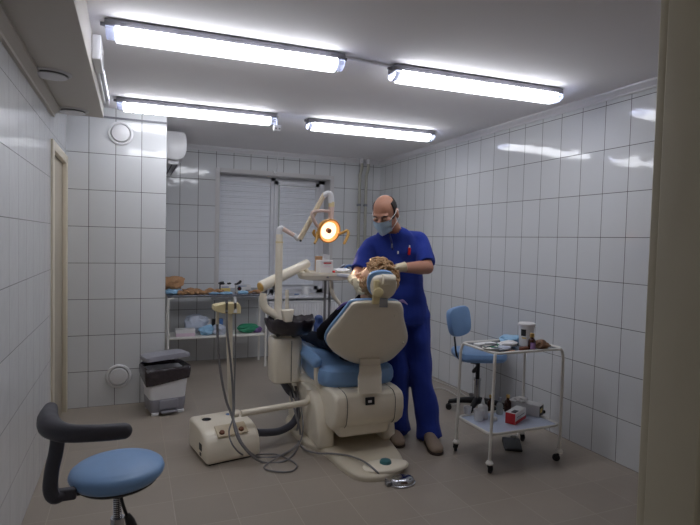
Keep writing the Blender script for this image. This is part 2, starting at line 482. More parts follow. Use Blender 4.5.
# ------------------------------------------------------------------ fluorescent fixtures
LL = 1.22
def fixture(label, loc, rz):
    t = T('fluorescent_fixture', label, 'ceiling light', (0, 0, 0), 'sealed fluorescent ceiling lights')
    h = LL/2
    b = nb()
    pr = [(-.049, -.046), (-.053, -.038), (-.052, -.014), (-.044, -.006), (.044, -.006), (.052, -.014), (.053, -.038), (.049, -.046)]
    prism_x(b, pr, -h, h, .006); ob('housing', b, 'lamp_grey', t)
    b = nb()
    pr = [(.05, -.039), (.063, -.046)] + [(.068*math.cos(a), -.06-.039*math.sin(a)) for a in (PI*k/10 for k in range(11))] + [(-.063, -.046), (-.05, -.039)]
    prism_x(b, pr, -h+.05, h-.05); ob('diffuser', b, 'diffuser', t)
    for s in (-1, 1):
        b = nb(); pr = [(.052, -.044)] + [(.06*math.cos(a), -.053-.038*math.sin(a)) for a in (PI*k/10 for k in range(11))] + [(-.052, -.044)]
        prism_x(b, pr, *sorted((s*(h-.05), s*(h-.006)))); ob('end_cap', b, 'clear_plastic', t)
        b = nb(); cyl(b, (s*(h-.004), 0, -.022), (s*(h+.022), 0, -.022), .012, .009); ob('cable_gland', b, 'plastic_grey', t)
    for s in (-1, 1):
        b = nb(); bb(b, (s*.4-.02, -.03, -.008), (s*.4+.02, .03, .0)); ob('mount', b, 'lamp_grey', t)
    for k in range(5):
        x = -h+.08+k*(LL-.16)/4
        for s in (-1, 1):
            b = nb(); bb(b, (x-.012, s*.053-.005, -.046), (x+.012, s*.053+.005, -.02), .003); ob('clip', b, 'lamp_grey', t)
    t.location = loc; t.rotation_euler = (0, 0, rz)
    return t
L1 = fixture('near left fluorescent ceiling light beside the soffit', (.478, 2.835, ZC), -.05)
for lab, loc in (('near right fluorescent ceiling light by the right tiled wall', (2.012, 2.797, ZC)),
                 ('far left fluorescent ceiling light in front of the air conditioner', (.488, 4.39, ZC)),
                 ('far right fluorescent ceiling light above the masked person', (1.988, 4.348, ZC))):
    k = dup(L1, loc, -.05); k['label'] = lab
b = nb(); tube(b, [(1.10, 2.805, ZC-.012), (1.24, 2.815, ZC-.01), (1.39, 2.828, ZC-.012)], .009, 8, 4); tag(ob('conduit', b, 'plastic_white', loc=(1.24, 2.815, ZC-.012)), 'white conduit between the two near ceiling lights', 'conduit')
# wall lamp on the soffit side
t = T('wall_lamp', 'slim white tube lamp with a switch on the soffit side', 'lamp', (SX, 3.5, 2.37))
b = nb(); bb(b, (SX, 3.0, 2.325), (SX+.045, 3.26, 2.45), .008); bb(b, (SX, 3.24, 2.345), (SX+.018, 4.12, 2.415), .004); bb(b, (SX, 4.07, 2.345), (SX+.04, 4.12, 2.415), .004); ob('body', b, 'plastic_white', t)
b = nb(); cyl(b, (SX+.03, 3.26, 2.38), (SX+.03, 4.07, 2.38), .014); ob('tube', b, 'chrome', t)
b = nb(); cyl(b, (SX+.044, 3.1, 2.39), (SX+.05, 3.1, 2.39), .013); ob('switch', b, 'card_white', t)
# small box hanging by the far left lamp
q = P(277, 128.5, y=4.34)
t = T('junction_box', 'small white junction box at the end of the far left light', 'electrical box', q)
b = nb(); box(b, q, (.06, .045, .05), .006); cyl(b, q+V((0, 0, .02)), (q.x, q.y, ZC), .006); ob('shell', b, 'plastic_white', t)
b = nb(); box(b, q+V((-.014, -.023, -.004)), (.014, .003, .012)); box(b, q+V((.016, -.023, -.004)), (.014, .003, .012)); ob('terminal', b, 'plastic_grey', t)
# surface cable above the window
a = P(278.5, 152, y=YB-.05); c = P(278.5, 166, y=YB-.01)
b = nb(); tube(b, [a, (a.x, YB-.012, 2.42), (a.x, YB-.012, 2.27), (a.x-.03, YB-.012, 2.225), (a.x-.05, YB-.012, 2.26)], .006, 8, 4)
tag(ob('cable', b, 'plastic_white', loc=(a.x, YB-.012, 2.3)), 'short white cable hanging above the window', 'cable')

# air conditioner on the column's right face, seen end on
t = T('air_conditioner', 'white wall air conditioner behind the tiled column', 'air conditioner', (.3, 5.6, 2.16))
pr = [(.264, 2.17), (.38, 2.155), (.44, 2.18), (.466, 2.24), (.47, 2.33), (.462, 2.40), (.44, 2.425), (.264, 2.425)]
b = nb(); t2 = nb(); skinrings(t2, [[V((x, y, z)) for x, z in pr] for y in (5.25, 6.05)]); bmesh.ops.recalc_face_normals(t2, faces=t2.faces)
bmesh.ops.bevel(t2, geom=[e for e in t2.edges if e.calc_face_angle(0) > .25], offset=.012, segments=3, profile=.5, affect='EDGES'); put(b, t2); ob('casing', b, 'plastic_white', t)
b = nb(); bb(b, (.30, 5.3, 2.12), (.40, 6.0, 2.166), .01); ob('outlet', b, 'plastic_white', t)
for x in (.335, .38):
    b = nb(); box(b, (x, 5.65, 2.11), (.008, .66, .05), .002, R=Ry(.5)); ob('louvre', b, 'black_plastic', t)

# corner pipes
for px, lab in ((359.3, 'left one of two beige pipes in the back corner'), (365.7, 'right one of two beige pipes in the back corner')):
    q = P(px, 200, y=6.19)
    t = T('heating_pipe', lab, 'pipe', (q.x, 6.19, 0), 'heating pipes in the back corner')
    b = nb(); cyl(b, (q.x, 6.19, 0), (q.x, 6.19, 2.28), .019); tube(b, [(q.x, 6.19, 2.27), (q.x+.02, 6.18, 2.36), (q.x+.02, 6.18, 2.44)], .019, 12, 4); ob('pipe_run', b, 'pipe_beige', t)
    b = nb(); cyl(b, (q.x+.02, 6.18, 2.42), (q.x+.02, 6.18, ZC), .024); ob('sleeve', b, 'cornice_white', t)
    b = nb(); cyl(b, (q.x, 6.19, 1.88), (q.x, 6.19, 1.91), .023); bb(b, (q.x-.008, 6.2, 1.885), (q.x+.008, YB, 1.905)); ob('clamp', b, 'plastic_grey', t)

# radiator below the window
t = T('radiator', 'white ribbed panel radiator under the window', 'radiator', (1.95, 6.17, 0))
b = nb(); rx0, rx1 = 1.5, 2.4; n = 27
for k in range(n):
    x = rx0+(rx1-rx0)*(k+.5)/n; bb(b, (x-.013, 6.13, .16), (x+.013, 6.155, .66), .006, 2)
bb(b, (rx0, 6.14, .15), (rx1, 6.2, .67), .008); ob('panel', b, 'plastic_white', t)
b = nb(); bb(b, (rx0, 6.13, .665), (rx1, 6.21, .685), .003); ob('grille', b, 'plastic_white', t)
for x in (1.56, 2.34):
    b = nb(); bb(b, (x, 6.19, .3), (x+.03, YB, .6)); ob('bracket', b, 'plastic_grey', t)
    b = nb(); cyl(b, (x, 6.17, 0), (x, 6.17, .17), .011); ob('pipe', b, 'plastic_white', t)

# ------------------------------------------------------------------ lights & world
w = bpy.data.worlds.new('world'); S.world = w; w.use_nodes = True
w.node_tree.nodes['Background'].inputs[0].default_value = (.72, .7, .66, 1)
w.node_tree.nodes['Background'].inputs[1].default_value = .24
LAMP = 11.8
MATS['diffuser'].node_tree.nodes['Principled BSDF'].inputs['Emission Strength'].default_value = LAMP
S.view_settings.view_transform = 'Standard'; S.view_settings.look = 'None'
S.view_settings.gamma = 1; S.view_settings.use_curve_mapping = False
S.view_settings.exposure = 0
S.cycles.use_denoising = True
S.cycles.max_bounces = 10; S.cycles.diffuse_bounces = 5
# ------------------------------------------------------------------ dental chair
t = CHAIR = T('dental_chair', 'reclined blue and cream dental chair carrying the patient', 'dental chair', (1.45, 3.4, 0))
out = [(1.10, 3.50), (1.185, 3.25), (1.215, 2.97), (1.265, 2.815), (1.41, 2.775), (1.575, 2.855), (1.645, 3.0), (1.695, 3.25), (1.76, 3.6), (1.76, 3.95), (1.6, 4.12), (1.3, 4.12), (1.12, 3.95)]
o3 = closed_spl([(x, y, 0) for x, y in out], 5)
b = nb(); pillow(b, o3, V((0, 0, 1)), [(1, 0), (1, .018), (.99, .027), (.97, .033), (.94, .036), (.5, .037), (.05, .037)]); ob('base_plate', b, 'cream_grey', t)
b = nb(); q = V((1.455, 2.875, .03))
el = [q+V((.155*math.cos(a)+.01*math.cos(2*a), (.085)*math.sin(a), 0)) for a in (2*PI*k/28 for k in range(28))]
pillow(b, el, V((0, 0, 1)), [(1, 0), (1, .012), (.95, .02), (.85, .024), (.05, .026)]); fb = ob('foot_control', b, 'cream', t)
b = nb(); lathe(b, [(.037, .02), (.037, .034), (.032, .044), (.018, .05), (.002, .052)], q+V((.012, .01, 0)), 24); ob('button', b, 'teal', fb)
# pedestal: two curved cheeks and the body between them
def cheek(x0, x1):
    pr = [(3.27, .03), (3.275, .1), (3.30, .2), (3.35, .3), (3.42, .36), (3.55, .39), (3.9, .39), (3.98, .3), (4.02, .03)]
    b = nb(); prism_x(b, pr, x0, x1, .02); return b
b = cheek(1.155, 1.275); ob('pedestal_cheek', b, 'cream', t)
b = cheek(1.64, 1.74); ob('pedestal_cheek', b, 'cream', t)
b = nb(); prism_x(b, [(3.5, .03), (3.5, .4), (3.9, .4), (3.95, .03)], 1.26, 1.65, .01); ob('pedestal', b, 'cream_dark', t)
b = nb(); bb(b, (1.26, 3.16, .13), (1.635, 3.72, .24), .03); ob('under_cover', b, 'cream', t)
b = nb(); pr = [(3.12, .24), (3.105, .31), (3.112, .39), (3.14, .428), (3.22, .44), (3.75, .44), (3.78, .4), (3.78, .24), (3.7, .18), (3.2, .175)]
t2 = nb(); skinrings(t2, [[V((x, p[0], p[1])) for p in pr] for x in (1.215, 1.715)]); bmesh.ops.recalc_face_normals(t2, faces=t2.faces)
bmesh.ops.bevel(t2, geom=[e for e in t2.edges if e.calc_face_angle(0) > .2], offset=.026, segments=4, profile=.5, affect='EDGES'); put(b, t2)
hs = ob('rear_housing', b, 'cream', t)
for x in (1.292, 1.64):
    b = nb(); tube(b, [(x, 3.3, .4405), (x, 3.2, .437), (x, 3.14, .427), (x, 3.108, .39), (x, 3.103, .31), (x, 3.117, .24), (x, 3.15, .205)], .0022, 6, 3); ob('seam', b, 'seam', hs)
b = nb(); box(b, P(370, 401, y=3.108), (.064, .014, .05), .003, R=Rx(-.1)); sw = ob('switch_plate', b, 'black_plastic', t)
b = nb(); box(b, P(370, 401.5, y=3.1), (.026, .006, .016), .002, R=Rx(-.1)); ob('rocker', b, 'card_white', sw)
# backrest: its plane leans towards the camera
BB = P(368, 362, y=3.30); BT = P(378, 304, y=2.95)
UB = (BT-BB).normalized(); LB = V((1, 0, 0)); LB = (LB-UB*LB.dot(UB)).normalized(); NB_ = UB.cross(LB)
if NB_.y < 0: NB_ = -NB_
shell_px = [(354, 304.5), (365, 303), (378, 302.8), (392, 303), (400.5, 304), (403.5, 309), (404, 318), (406.5, 328), (408, 336), (406.5, 344), (400, 352), (391, 360), (379, 364.5), (364, 365), (350, 362), (336, 354), (328.5, 346), (327.5, 339), (332, 331), (341, 320), (349, 310)]
osh = [PP(x, y, BB, NB_) for x, y in shell_px]; osh = closed_spl(osh, 3)
b = nb(); pillow(b, osh, NB_, [(.2, -.026), (.6, -.024), (.85, -.018), (.95, -.01), (1, .004), (1.005, .02), (.97, .03), (.1, .03)]); bs = ob('backrest_shell', b, 'cream', t)
for x, y in ((367.5, 315.5), (393.5, 313.5), (339.5, 345.5), (402, 340.5)):
    b = nb(); q = PP(x, y, BB, NB_); cyl(b, q-NB_*.016, q-NB_*(.026 if x > 360 else .022), .008, .006, 14); ob('screw_cap', b, 'cream', bs)
ctr = sum(osh, V())/len(osh)
opd = [ctr+(p-ctr)*.99-UB*.004 - LB*.008 for p in osh]
b = nb(); pillow(b, opd, NB_, [(.9, .025), (.97, .027), (1.01, .034), (1.012, .044), (.99, .054), (.92, .06), (.1, .055)]); ob('backrest_pad', b, 'blue_vinyl', t)
# bracket plate from the housing up to the shell
b = nb(); bl, br_ = P(359, 394, y=3.10), P(382, 393, y=3.10); tl, tr = P(360.5, 366, y=3.24), P(380.5, 365, y=3.24)
ml, mr_ = P(358.8, 380, y=3.12), P(381.5, 379.5, y=3.12)
rows = [(bl, br_), (ml, mr_), ((ml+tl)/2-V((0, .012, 0)), (mr_+tr)/2-V((0, .012, 0))), (tl, tr), (tl+UB*.06+V((0, .02, 0)), tr+UB*.06+V((0, .02, 0)))]
dth = V((0, .02, .008)); skinrings(b, [[l, r, r+dth, l+dth] for l, r in rows]); ob('bracket', b, 'cream', t, ang=50)
# seat, leg rest
st = [V((p.x, p.y, .458)) for p in closed_spl([(1.20, 3.34, 0), (1.3, 3.26, 0), (1.5, 3.24, 0), (1.67, 3.27, 0), (1.745, 3.36, 0), (1.74, 3.6, 0), (1.70, 3.9, 0), (1.62, 4.0, 0), (1.3, 4.0, 0), (1.22, 3.9, 0), (1.18, 3.6, 0)], 4)]
b = nb(); pillow(b, st, V((0, 0, 1)), [(.9, -.03), (.97, -.015), (1, .01), (1, .05), (.97, .085), (.9, .1), (.5, .092), (.1, .085)]); ob('seat', b, 'blue_vinyl', t)
lr = [V((p.x, p.y, 0)) for p in closed_spl([(1.24, 3.98, 0), (1.62, 3.98, 0), (1.66, 4.3, 0), (1.62, 4.7, 0), (1.42, 4.76, 0), (1.24, 4.7, 0), (1.2, 4.3, 0)], 4)]
b = nb(); pillow(b, lr, V((0, 0, 1)), [(.9, .43), (.98, .445), (1, .47), (1, .5), (.96, .53), (.85, .54), (.1, .53)]); ob('leg_rest', b, 'blue_vinyl', t)
# arm rests
for s, xs in ((-1, 1.17), (1, 1.80)):
    b = nb(); cxm = 1.48
    px = [(331, 388), (323, 387.5), (317.5, 382), (316.5, 372), (317, 365)]
    pts = [P(x, y, y=3.42) for x, y in px]
    if s > 0: pts = [V((2*1.5-p.x, p.y, p.z)) for p in pts]
    tube(b, pts, .02, 12, 4); ob('armrest_tube', b, 'cream', t)
    a, c = P(316.5, 362, y=3.42), P(300, 346.5, y=3.8); m = (a+c)/2
    e = [a+V((0, -.035, -.005)), a, m, c, c+V((0, .05, .005))]
    if s > 0: e = [V((3.0-p.x, p.y, p.z)) for p in e]
    b = nb(); tube(b, e, [.02, .045, .046, .04, .018], 16, 4, .8); ob('armrest_pad', b, 'blue_vinyl', t)
# headrest
HO = P(383, 286, y=2.90); HN = V((.25, .93, .30)).normalized()
hp = [(374, 277.5), (384, 275), (392.5, 276), (396.5, 281), (397, 288), (393.5, 295), (386, 299.5), (377, 299), (371.5, 293.5), (370.5, 285)]
oh = closed_spl([PP(x, y, HO, HN) for x, y in hp], 4)
b = nb(); pillow(b, oh, HN, [(.3, -.022), (.8, -.016), (.95, -.006), (1, .008), (.97, .02), (.1, .02)]); ob('headrest_shell', b, 'cream', t)
hc = sum(oh, V())/len(oh); oh2 = [hc+(p-hc)*1.04+V((-.014, 0, .013)) for p in oh]
b = nb(); pillow(b, oh2, HN, [(.85, .015), (.98, .02), (1.02, .03), (1.0, .046), (.85, .052), (.1, .045)]); ob('headrest_pad', b, 'blue_vinyl', t)
b = nb(); a, c = P(381.5, 279.5, y=2.885), P(394, 280, y=2.885); cyl(b, a, c, .034, seg=24, bev=.005); ob('headrest_roller', b, 'cream', t)
b = nb(); q = [P(376.3, 281, y=2.87), P(376.8, 292, y=2.865), P(375.5, 303, y=2.895)]
for k in range(2):
    d = (q[k+1]-q[k]); mid = (q[k]+q[k+1])/2; box(b, mid, (.046, .022, d.length+.01), .007, R=d.to_track_quat('Z', 'Y').to_matrix())
ha = ob('headrest_arm', b, 'yellowed', t)
b = nb(); q = P(378.5, 292.5, y=2.856); cyl(b, q, q+V((-.01, -.022, 0)), .031, .029, 24, .004); ob('knob', b, 'yellowed', ha)
b = nb(); a, c = P(383.5, 299.5, y=2.9), P(383.5, 306, y=2.935); box(b, (a+c)/2, (.052, .012, .075), .002, R=(c-a).to_track_quat('Z', 'Y').to_matrix()); ob('headrest_post', b, 'steel', t)

# ------------------------------------------------------------------ dental unit: spittoon column, lamp, delivery tray, suction arm
t = UNIT = T('dental_unit', 'cream dental unit with spittoon, lamp arm, delivery tray and suction holder', 'dental unit', (1.03, 3.75, .4))
b = nb()
rr = rrect(.215, .21, .05, 5)
def lay(z, s, dx=0): return [V((1.048+dx+x*s, 3.76+y*s, z)) for x, y in rr]
skinrings(b, [lay(.385, .86), lay(.392, .96), lay(.41, 1), lay(.66, 1.04), lay(.70, 1.02), lay(.715, .94)]); body = ob('cabinet', b, 'cream', t)
b = nb(); bb(b, (1.068, 3.647, .40), (1.071, 3.652, .7)); ob('seam', b, 'seam', body)
b = nb(); lathe(b, [(.002, .69), (.062, .69), (.062, .70), (.056, .775), (.05, .79), (.002, .79)], (1.065, 3.74, 0), 24); ob('bowl_stem', b, 'cream', t)
b = nb(); lathe(b, [(.04, .78), (.09, .785), (.14, .80), (.155, .815), (.152, .818), (.13, .805), (.08, .798), (.002, .80)], (1.065, 3.76, 0), 32); ob('spittoon_bowl', b, 'plastic_white', t)
# cup filler standing over the bowl
q = P(288, 316, y=3.545)
b = nb(); ok = [(-.044, .042), (.042, .046), (.027, -.04), (-.024, -.042)]
skinrings(b, [[q+V((x, dy, z)) for x, z in ok] for dy in (-.02, .05)]); bmesh.ops.bevel(b, geom=list(b.edges), offset=.007, segments=3, profile=.5, affect='EDGES'); cf = ob('cup_filler', b, 'cream', t)
b = nb(); a, c = P(287, 313, y=3.74), P(287, 290, y=3.74); tube(b, [a, (a+c)/2, c], [.017, .013, .014], 12, 3); ob('filler_post', b, 'cream', t)
# lamp pole and arm
pz = P(279.5, 232, y=3.85); px_ = pz.x
b = nb(); cyl(b, (px_, 3.85, .62), (px_, 3.85, 1.40), .028); cyl(b, (px_, 3.85, 1.39), (px_, 3.85, 1.47), .026); pole = ob('lamp_pole', b, 'cream', t)
b = nb(); cyl(b, (px_, 3.85, 1.405), (px_, 3.85, 1.417), .029); ob('collar', b, 'yellowed', pole)
b = nb(); a = P(279.5, 229, y=3.85); c = P(284, 228.5, y=3.84); tube(b, [(px_, 3.85, 1.45), (px_, 3.85, a.z-.012), (px_+.012, 3.85, a.z+.002), c], [.025, .025, .023, .019], 14, 4); ob('elbow', b, 'plastic_white', pole)
b = nb(); tube(b, [P(283, 228.8, y=3.84), P(295, 236, y=3.82)], [.018, .016], 12); ob('swing_arm', b, 'pinkish', t)
b = nb(); j = P(298, 238, y=3.82); ball(b, j, (.028, .026, .024)); tube(b, [P(294, 235, y=3.82), j], .018, 12); ob('arm_joint', b, 'plastic_white', t)
b = nb(); tube(b, [P(299.5, 239.5, y=3.8), P(312, 217, y=3.8), P(324.5, 194, y=3.8)], [.02, .02, .018], 14); ob('spring_arm', b, 'cream_dark', t)
b = nb(); cyl(b, P(300.5, 240.8, y=3.775), P(300.5, 240.8, y=3.765), .009); ob('pivot_cap', b, 'black_plastic', t)
b = nb(); tube(b, [P(323.5, 196.5, y=3.8), P(326.5, 193.6, y=3.79), P(330.2, 195, y=3.79), P(331.2, 203, y=3.79)], [.018, .021, .024, .024], 14, 4); ob('arm_elbow', b, 'plastic_white', t)
b = nb(); cyl(b, P(331.6, 202, y=3.79), P(331.4, 207, y=3.79), .0245); ob('swivel_band', b, 'yellowed', t)
b = nb(); cyl(b, P(331.4, 206.5, y=3.79), P(330.8, 219, y=3.79), .0235, .0215); dr = ob('drop_tube', b, 'pinkish', t)
b = nb(); cyl(b, P(330.8, 219, y=3.79), P(330.8, 220.5, y=3.79), .006); ob('pin', b, 'black_plastic', dr)
b = nb(); tube(b, [P(329, 211.2, y=3.77), P(320, 210.8, y=3.74), P(312.2, 212.6, y=3.74), P(313.6, 219, y=3.745), P(316.6, 225, y=3.77), P(321, 229, y=3.82)], [.012, .012, .013, .013, .013, .014], 10, 4); ob('lamp_yoke', b, 'pinkish', t)
lc = P(329, 230.8, y=3.80); ld = (V((1.39, 3.02, 1.19))-lc).normalized(); ld = (ld+V((.22, -.2, .05))).normalized()
RL = ld.to_track_quat('Z', 'Y').to_matrix()
b = nb(); lathe(b, [(r_*1.2, z_*1.2) for r_, z_ in [(.002, -.075), (.035, -.07), (.062, -.045), (.078, -.01), (.081, .006), (.078, .014), (.072, .014), (.07, .008), (.045, -.03), (.002, -.035)]], lc, 32, RL); lh = ob('lamp_head', b, 'lamp_rim', t)
b = nb(); lathe(b, [(r_*1.2, z_*1.2) for r_, z_ in [(.002, -.016), (.03, -.014), (.056, -.0035), (.058, -.008), (.05, -.012), (.002, -.02)]], lc, 32, RL); ob('reflector', b, 'lamp_reflector', lh)
b = nb(); lathe(b, [(r_*1.2, z_*1.2) for r_, z_ in [(.056, -.0035), (.07, .0095), (.072, .005), (.058, -.008)]], lc, 32, RL, None, True); ob('glass_edge', b, 'lamp_glass_edge', lh)
sl = bpy.data.lights.new('dental_lamp_beam', 'SPOT'); sl.energy = 14; sl.color = (1, .74, .48); sl.spot_size = .5; sl.spot_blend = .6; sl.shadow_soft_size = .03
so_ = bpy.data.objects.new('dental_lamp_beam', sl); COL.objects.link(so_); so_.location = lc+ld*.045
so_.rotation_euler = (V((1.36, 3.06, 1.2))-so_.location).to_track_quat('-Z', 'Y').to_euler()
b = nb(); lathe(b, [(r_*1.2, z_*1.2) for r_, z_ in [(.002, -.016), (.016, -.016), (.016, .008), (.012, .012), (.002, .013)]], lc, 20, RL); ob('bulb_shield', b, 'lamp_core', lh)
hr = lambda x, y, yy: P(x, y, y=yy)
b = nb(); tube(b, [hr(338, 234.5, 3.8), hr(344, 232, 3.77), hr(347, 230.5, 3.76), hr(348.4, 233.5, 3.75), hr(346.5, 239, 3.74), hr(344, 244, 3.73)], [.01, .011, .012, .012, .012, .01], 10, 4); ob('lamp_handle', b, 'amber', lh)
b = nb(); tube(b, [hr(320, 237, 3.85), hr(316, 236.5, 3.86), hr(313.5, 233, 3.86), hr(314.5, 230, 3.86)], [.01, .011, .012, .01], 10, 4); tube(b, [hr(317, 232, 3.85), hr(317, 238, 3.82), hr(314.5, 243.5, 3.8)], [.009, .011, .01], 10, 4); ob('lamp_handle', b, 'amber', lh)
# tray arm
b = nb(); tube(b, [(1.0, 3.85, .66), P(283, 321, y=3.85), P(274, 314, y=3.85), P(265.5, 308, y=3.85), P(263, 301, y=3.85), P(263.5, 293, y=3.85)], [.03, .03, .03, .031, .03, .026], 14, 4); ob('riser', b, 'cream', t)
a0 = P(263.5, 285.5, y=3.85); a1 = P(306, 264, y=4.05)
b = nb(); cyl(b, (a0.x+.01, 3.85, P(264, 294, y=3.85).z), (a0.x+.015, 3.85, a0.z-.01), .018); ob('pivot', b, 'steel', t)
dA = (a1-a0).normalized()
b = nb(); cyl(b, a0-dA*.03, a1+dA*.02, .042, .036, 24, .008); ar = ob('tray_arm', b, 'cream', t)
b = nb(); cyl(b, a0-dA*.036, a0-dA*.024, .034, .034, 24, .004); ob('end_cap', b, 'amber', ar)
TY0, TY1 = 3.9, 4.22
tzt = P(325, 272, y=4.0).z
b = nb(); tl = [P(300.5, 274, y=4.0), P(338, 277, y=3.93), P(351, 275, y=3.95)]
o3 = closed_spl([(1.235, 3.95, 0), (1.38, 3.91, 0), (1.56, 3.9, 0), (1.67, 3.95, 0), (1.665, 4.1, 0), (1.6, 4.2, 0), (1.3, 4.2, 0), (1.235, 4.1, 0)], 4)
o3 = [V((p.x, p.y, tzt)) for p in o3]
b = nb(); pillow(b, o3, V((0, 0, 1)), [(.7, -.066), (.93, -.056), (.98, -.03), (1, -.026), (1, -.006), (.985, 0), (.955, .0), (.94, -.008), (.1, -.008)]); tr_ = ob('delivery_tray', b, 'cream', t, ang=30)
b = nb(); tube(b, [P(303, 267, y=4.06), (1.33, 4.06, tzt-.02)], .018, 10); ob('tray_neck', b, 'cream', t)
b = nb(); q = P(327.5, 277, y=3.9); cyl(b, q, q+V((0, -.012, 0)), .008, .007, 14); ob('tray_screw', b, 'steel', tr_)
b = nb(); box(b, P(344, 275.5, y=3.92), (.15, .05, .03), .01, R=Ry(.12)); ob('instrument_rest', b, 'plastic_white', tr_)
for dx in (325.2, 329.8):
    a = P(dx, 281, y=4.05); b = nb(); tube(b, [(a.x, 4.05, tzt-.05), (a.x, 4.05, .85), (a.x+.004, 4.07, .55), (a.x-.02, 4.1, .25), (a.x-.1, 4.05, .16), (1.2, 3.95, .2), (1.12, 3.84, .33), (1.09, 3.8, .4)], .011, 8, 5); ob('tray_hose', b, 'hose_grey', t)
b = nb(); tube(b, [P(331, 278, y=4.0), P(332, 291, y=4.0), P(335, 298, y=4.0), P(341, 305, y=4.0)], [.016, .018, .017, .013], 10, 4); ob('holder_arm', b, 'cream', t)
# strut to the chair and the suction arm
b = nb(); tube(b, [(1.08, 3.76, .43), (1.16, 3.7, .41), (1.24, 3.62, .40)], [.034, .032, .03], 14, 4, .7); ob('chair_strut', b, 'cream', t)
b = nb(); tube(b, [P(309, 389, y=3.5), P(309.5, 396, y=3.5), P(306, 402, y=3.47), P(298, 404, y=3.46), P(265, 409.5, y=3.42), P(241, 413.5, y=3.4)], .022, 12, 4); ob('suction_arm', b, 'cream', t)
b = nb(); pt = P(229, 318, y=3.38); pb = P(231.5, 414, y=3.39)
tube(b, [P(238, 413.8, y=3.4), P(233, 414.5, y=3.39), P(231.3, 410, y=3.39), P(230.8, 398, y=3.39), P(229.6, 350, y=3.385), pt, P(228.6, 311, y=3.38)], [.02, .019, .018, .018, .02, .022, .021], 14, 4); ob('suction_post', b, 'cream', t)
hq = lambda x, y, yy=3.36: P(x, y, y=yy)
b = nb(); oh_ = [hq(212.5, 309), hq(213, 305), hq(218, 303.8), hq(224, 302.4), hq(238, 302.6), hq(240, 306), hq(239.5, 313), hq(228, 313.5), hq(221, 312.5), hq(214, 310.5)]
pillow(b, oh_, V((0, 1, 0)), [(.9, -.05), (1, -.04), (1, .04), (.9, .05)]); hd = ob('suction_holder', b, 'yellowed', t, ang=50)
for x in (226.7, 235.3):
    b = nb(); bb(b, hq(x-.9, 303, 3.305), hq(x+.9, 313, 3.312)); ob('slot', b, 'seam', hd)
b = nb(); cyl(b, hq(226.7, 312, 3.31), hq(226.7, 299.5, 3.33), .009); ob('suction_tip', b, 'steel', t)
b = nb(); cyl(b, hq(235.3, 313, 3.31), hq(235, 297, 3.33), .011, .009); ob('suction_tip', b, 'plastic_white', t)
b = nb(); cyl(b, hq(217.5, 312, 3.36), hq(217.3, 324, 3.36), .009, .012); ob('saliva_ejector', b, 'cream', t)
b = nb(); tube(b, [hq(217.3, 323), hq(218, 345), hq(221, 375), hq(226, 400), hq(231, 413, 3.34), P(236, 428, y=3.28), P(243, 445, y=3.22), P(258, 457, z=.008), P(282, 455, z=.008), P(300, 440, z=.008), P(296, 415, y=3.62), P(288, 386, y=3.76)], .008, 8, 5); ob('hose', b, 'hose_grey', t)
b = nb(); tube(b, [hq(226.7, 313, 3.31), hq(227, 330, 3.3), hq(231, 365, 3.33), hq(233.3, 400, 3.345), P(234, 425, y=3.27), P(242, 445, y=3.2), P(262, 462, z=.008), P(290, 458, z=.008), P(304, 430, z=.008), P(297, 405, y=3.66), P(292, 386, y=3.76)], .007, 8, 5); ob('hose', b, 'hose_grey', t)
b = nb(); tube(b, [hq(235.3, 314, 3.31), hq(235.6, 345, 3.33), hq(234.5, 385, 3.35), hq(234, 414, 3.33), P(229, 432, y=3.26), P(234, 447, y=3.21), P(246, 456, z=.006), P(264, 454, z=.006), P(279, 455, z=.008), P(296, 464, z=.008), P(292, 471, z=.008), P(276, 471.5, z=.008), P(264, 467, z=.008), P(280, 456, z=.02), P(299, 444, z=.02), P(303, 420, y=3.6), P(296, 386, y=3.74)], .005, 8, 5); ob('hose', b, 'hose_grey', t)
# black plastic bag drawn over the spittoon bowl
def wob(i, a, r):
    n1 = noise.noise(V((math.cos(a)*2, math.sin(a)*2, i*.35))); n2 = noise.noise(V((math.cos(a)*5, math.sin(a)*5, i*.8+9)))
    return r*(1+.09*n1+.05*n2), .018*n2+.012*n1
b = nb(); lathe(b, [(.05, .775), (.09, .765), (.13, .775), (.16, .80), (.178, .84), (.186, .87), (.182, .885), (.172, .886), (.155, .865), (.12, .835), (.07, .82), (.004, .815)], (1.083, 3.74, -.035), 48, None, wob)
tag(ob('plastic_bag', b, 'bag_black', loc=(1.07, 3.74, .84), ang=60), 'crumpled black plastic bag lining the spittoon bowl', 'bag')

# drain hose, floor box, foot switch, cables
b = nb(); tube(b, [P(257, 432.5, y=3.5), P(268, 432.5, y=3.53), P(281, 430.5, y=3.6), P(293, 423, y=3.66), P(299.5, 409, y=3.72), P(297, 397, y=3.74), P(289, 391, y=3.75), (1.02, 3.76, .41)], [.026]*8, 14, 5); tag(ob('drain_hose', b, 'drain_hose', loc=(.9, 3.6, .03)), 'thick dark drain hose from the floor box to the spittoon unit', 'hose')
t = T('floor_box', 'cream floor junction box with two dark knobs beside the dental chair', 'junction box', (.4, 3.36, 0))
M = Matrix.Translation((.434, 3.305, 0)) @ Matrix.Diagonal((1, 1, .88, 1)) @ Matrix.Rotation(.19, 4, 'Z')
b = nb(); t2 = nb(); W_ = .365
pr = [(0, .005), (.0, .075), (.012, .135), (.04, .185), (.085, .215), (.15, .232), (.22, .237), (.395, .237), (.4, .005)]
skinrings(t2, [[V((x, p[0], p[1])) for p in pr] for x in (0, W_)]); bmesh.ops.recalc_face_normals(t2, faces=t2.faces)
bmesh.ops.bevel(t2, geom=[e for e in t2.edges if e.calc_face_angle(0) > .15], offset=.028, segments=4, profile=.5, affect='EDGES'); put(b, t2, M); ob('cover', b, 'cream', t, ang=50)
b = nb(); bb(b, (.02, .015, 0), (W_-.02, .39, .03), .003, M=M); ob('foot', b, 'black_plastic', t)
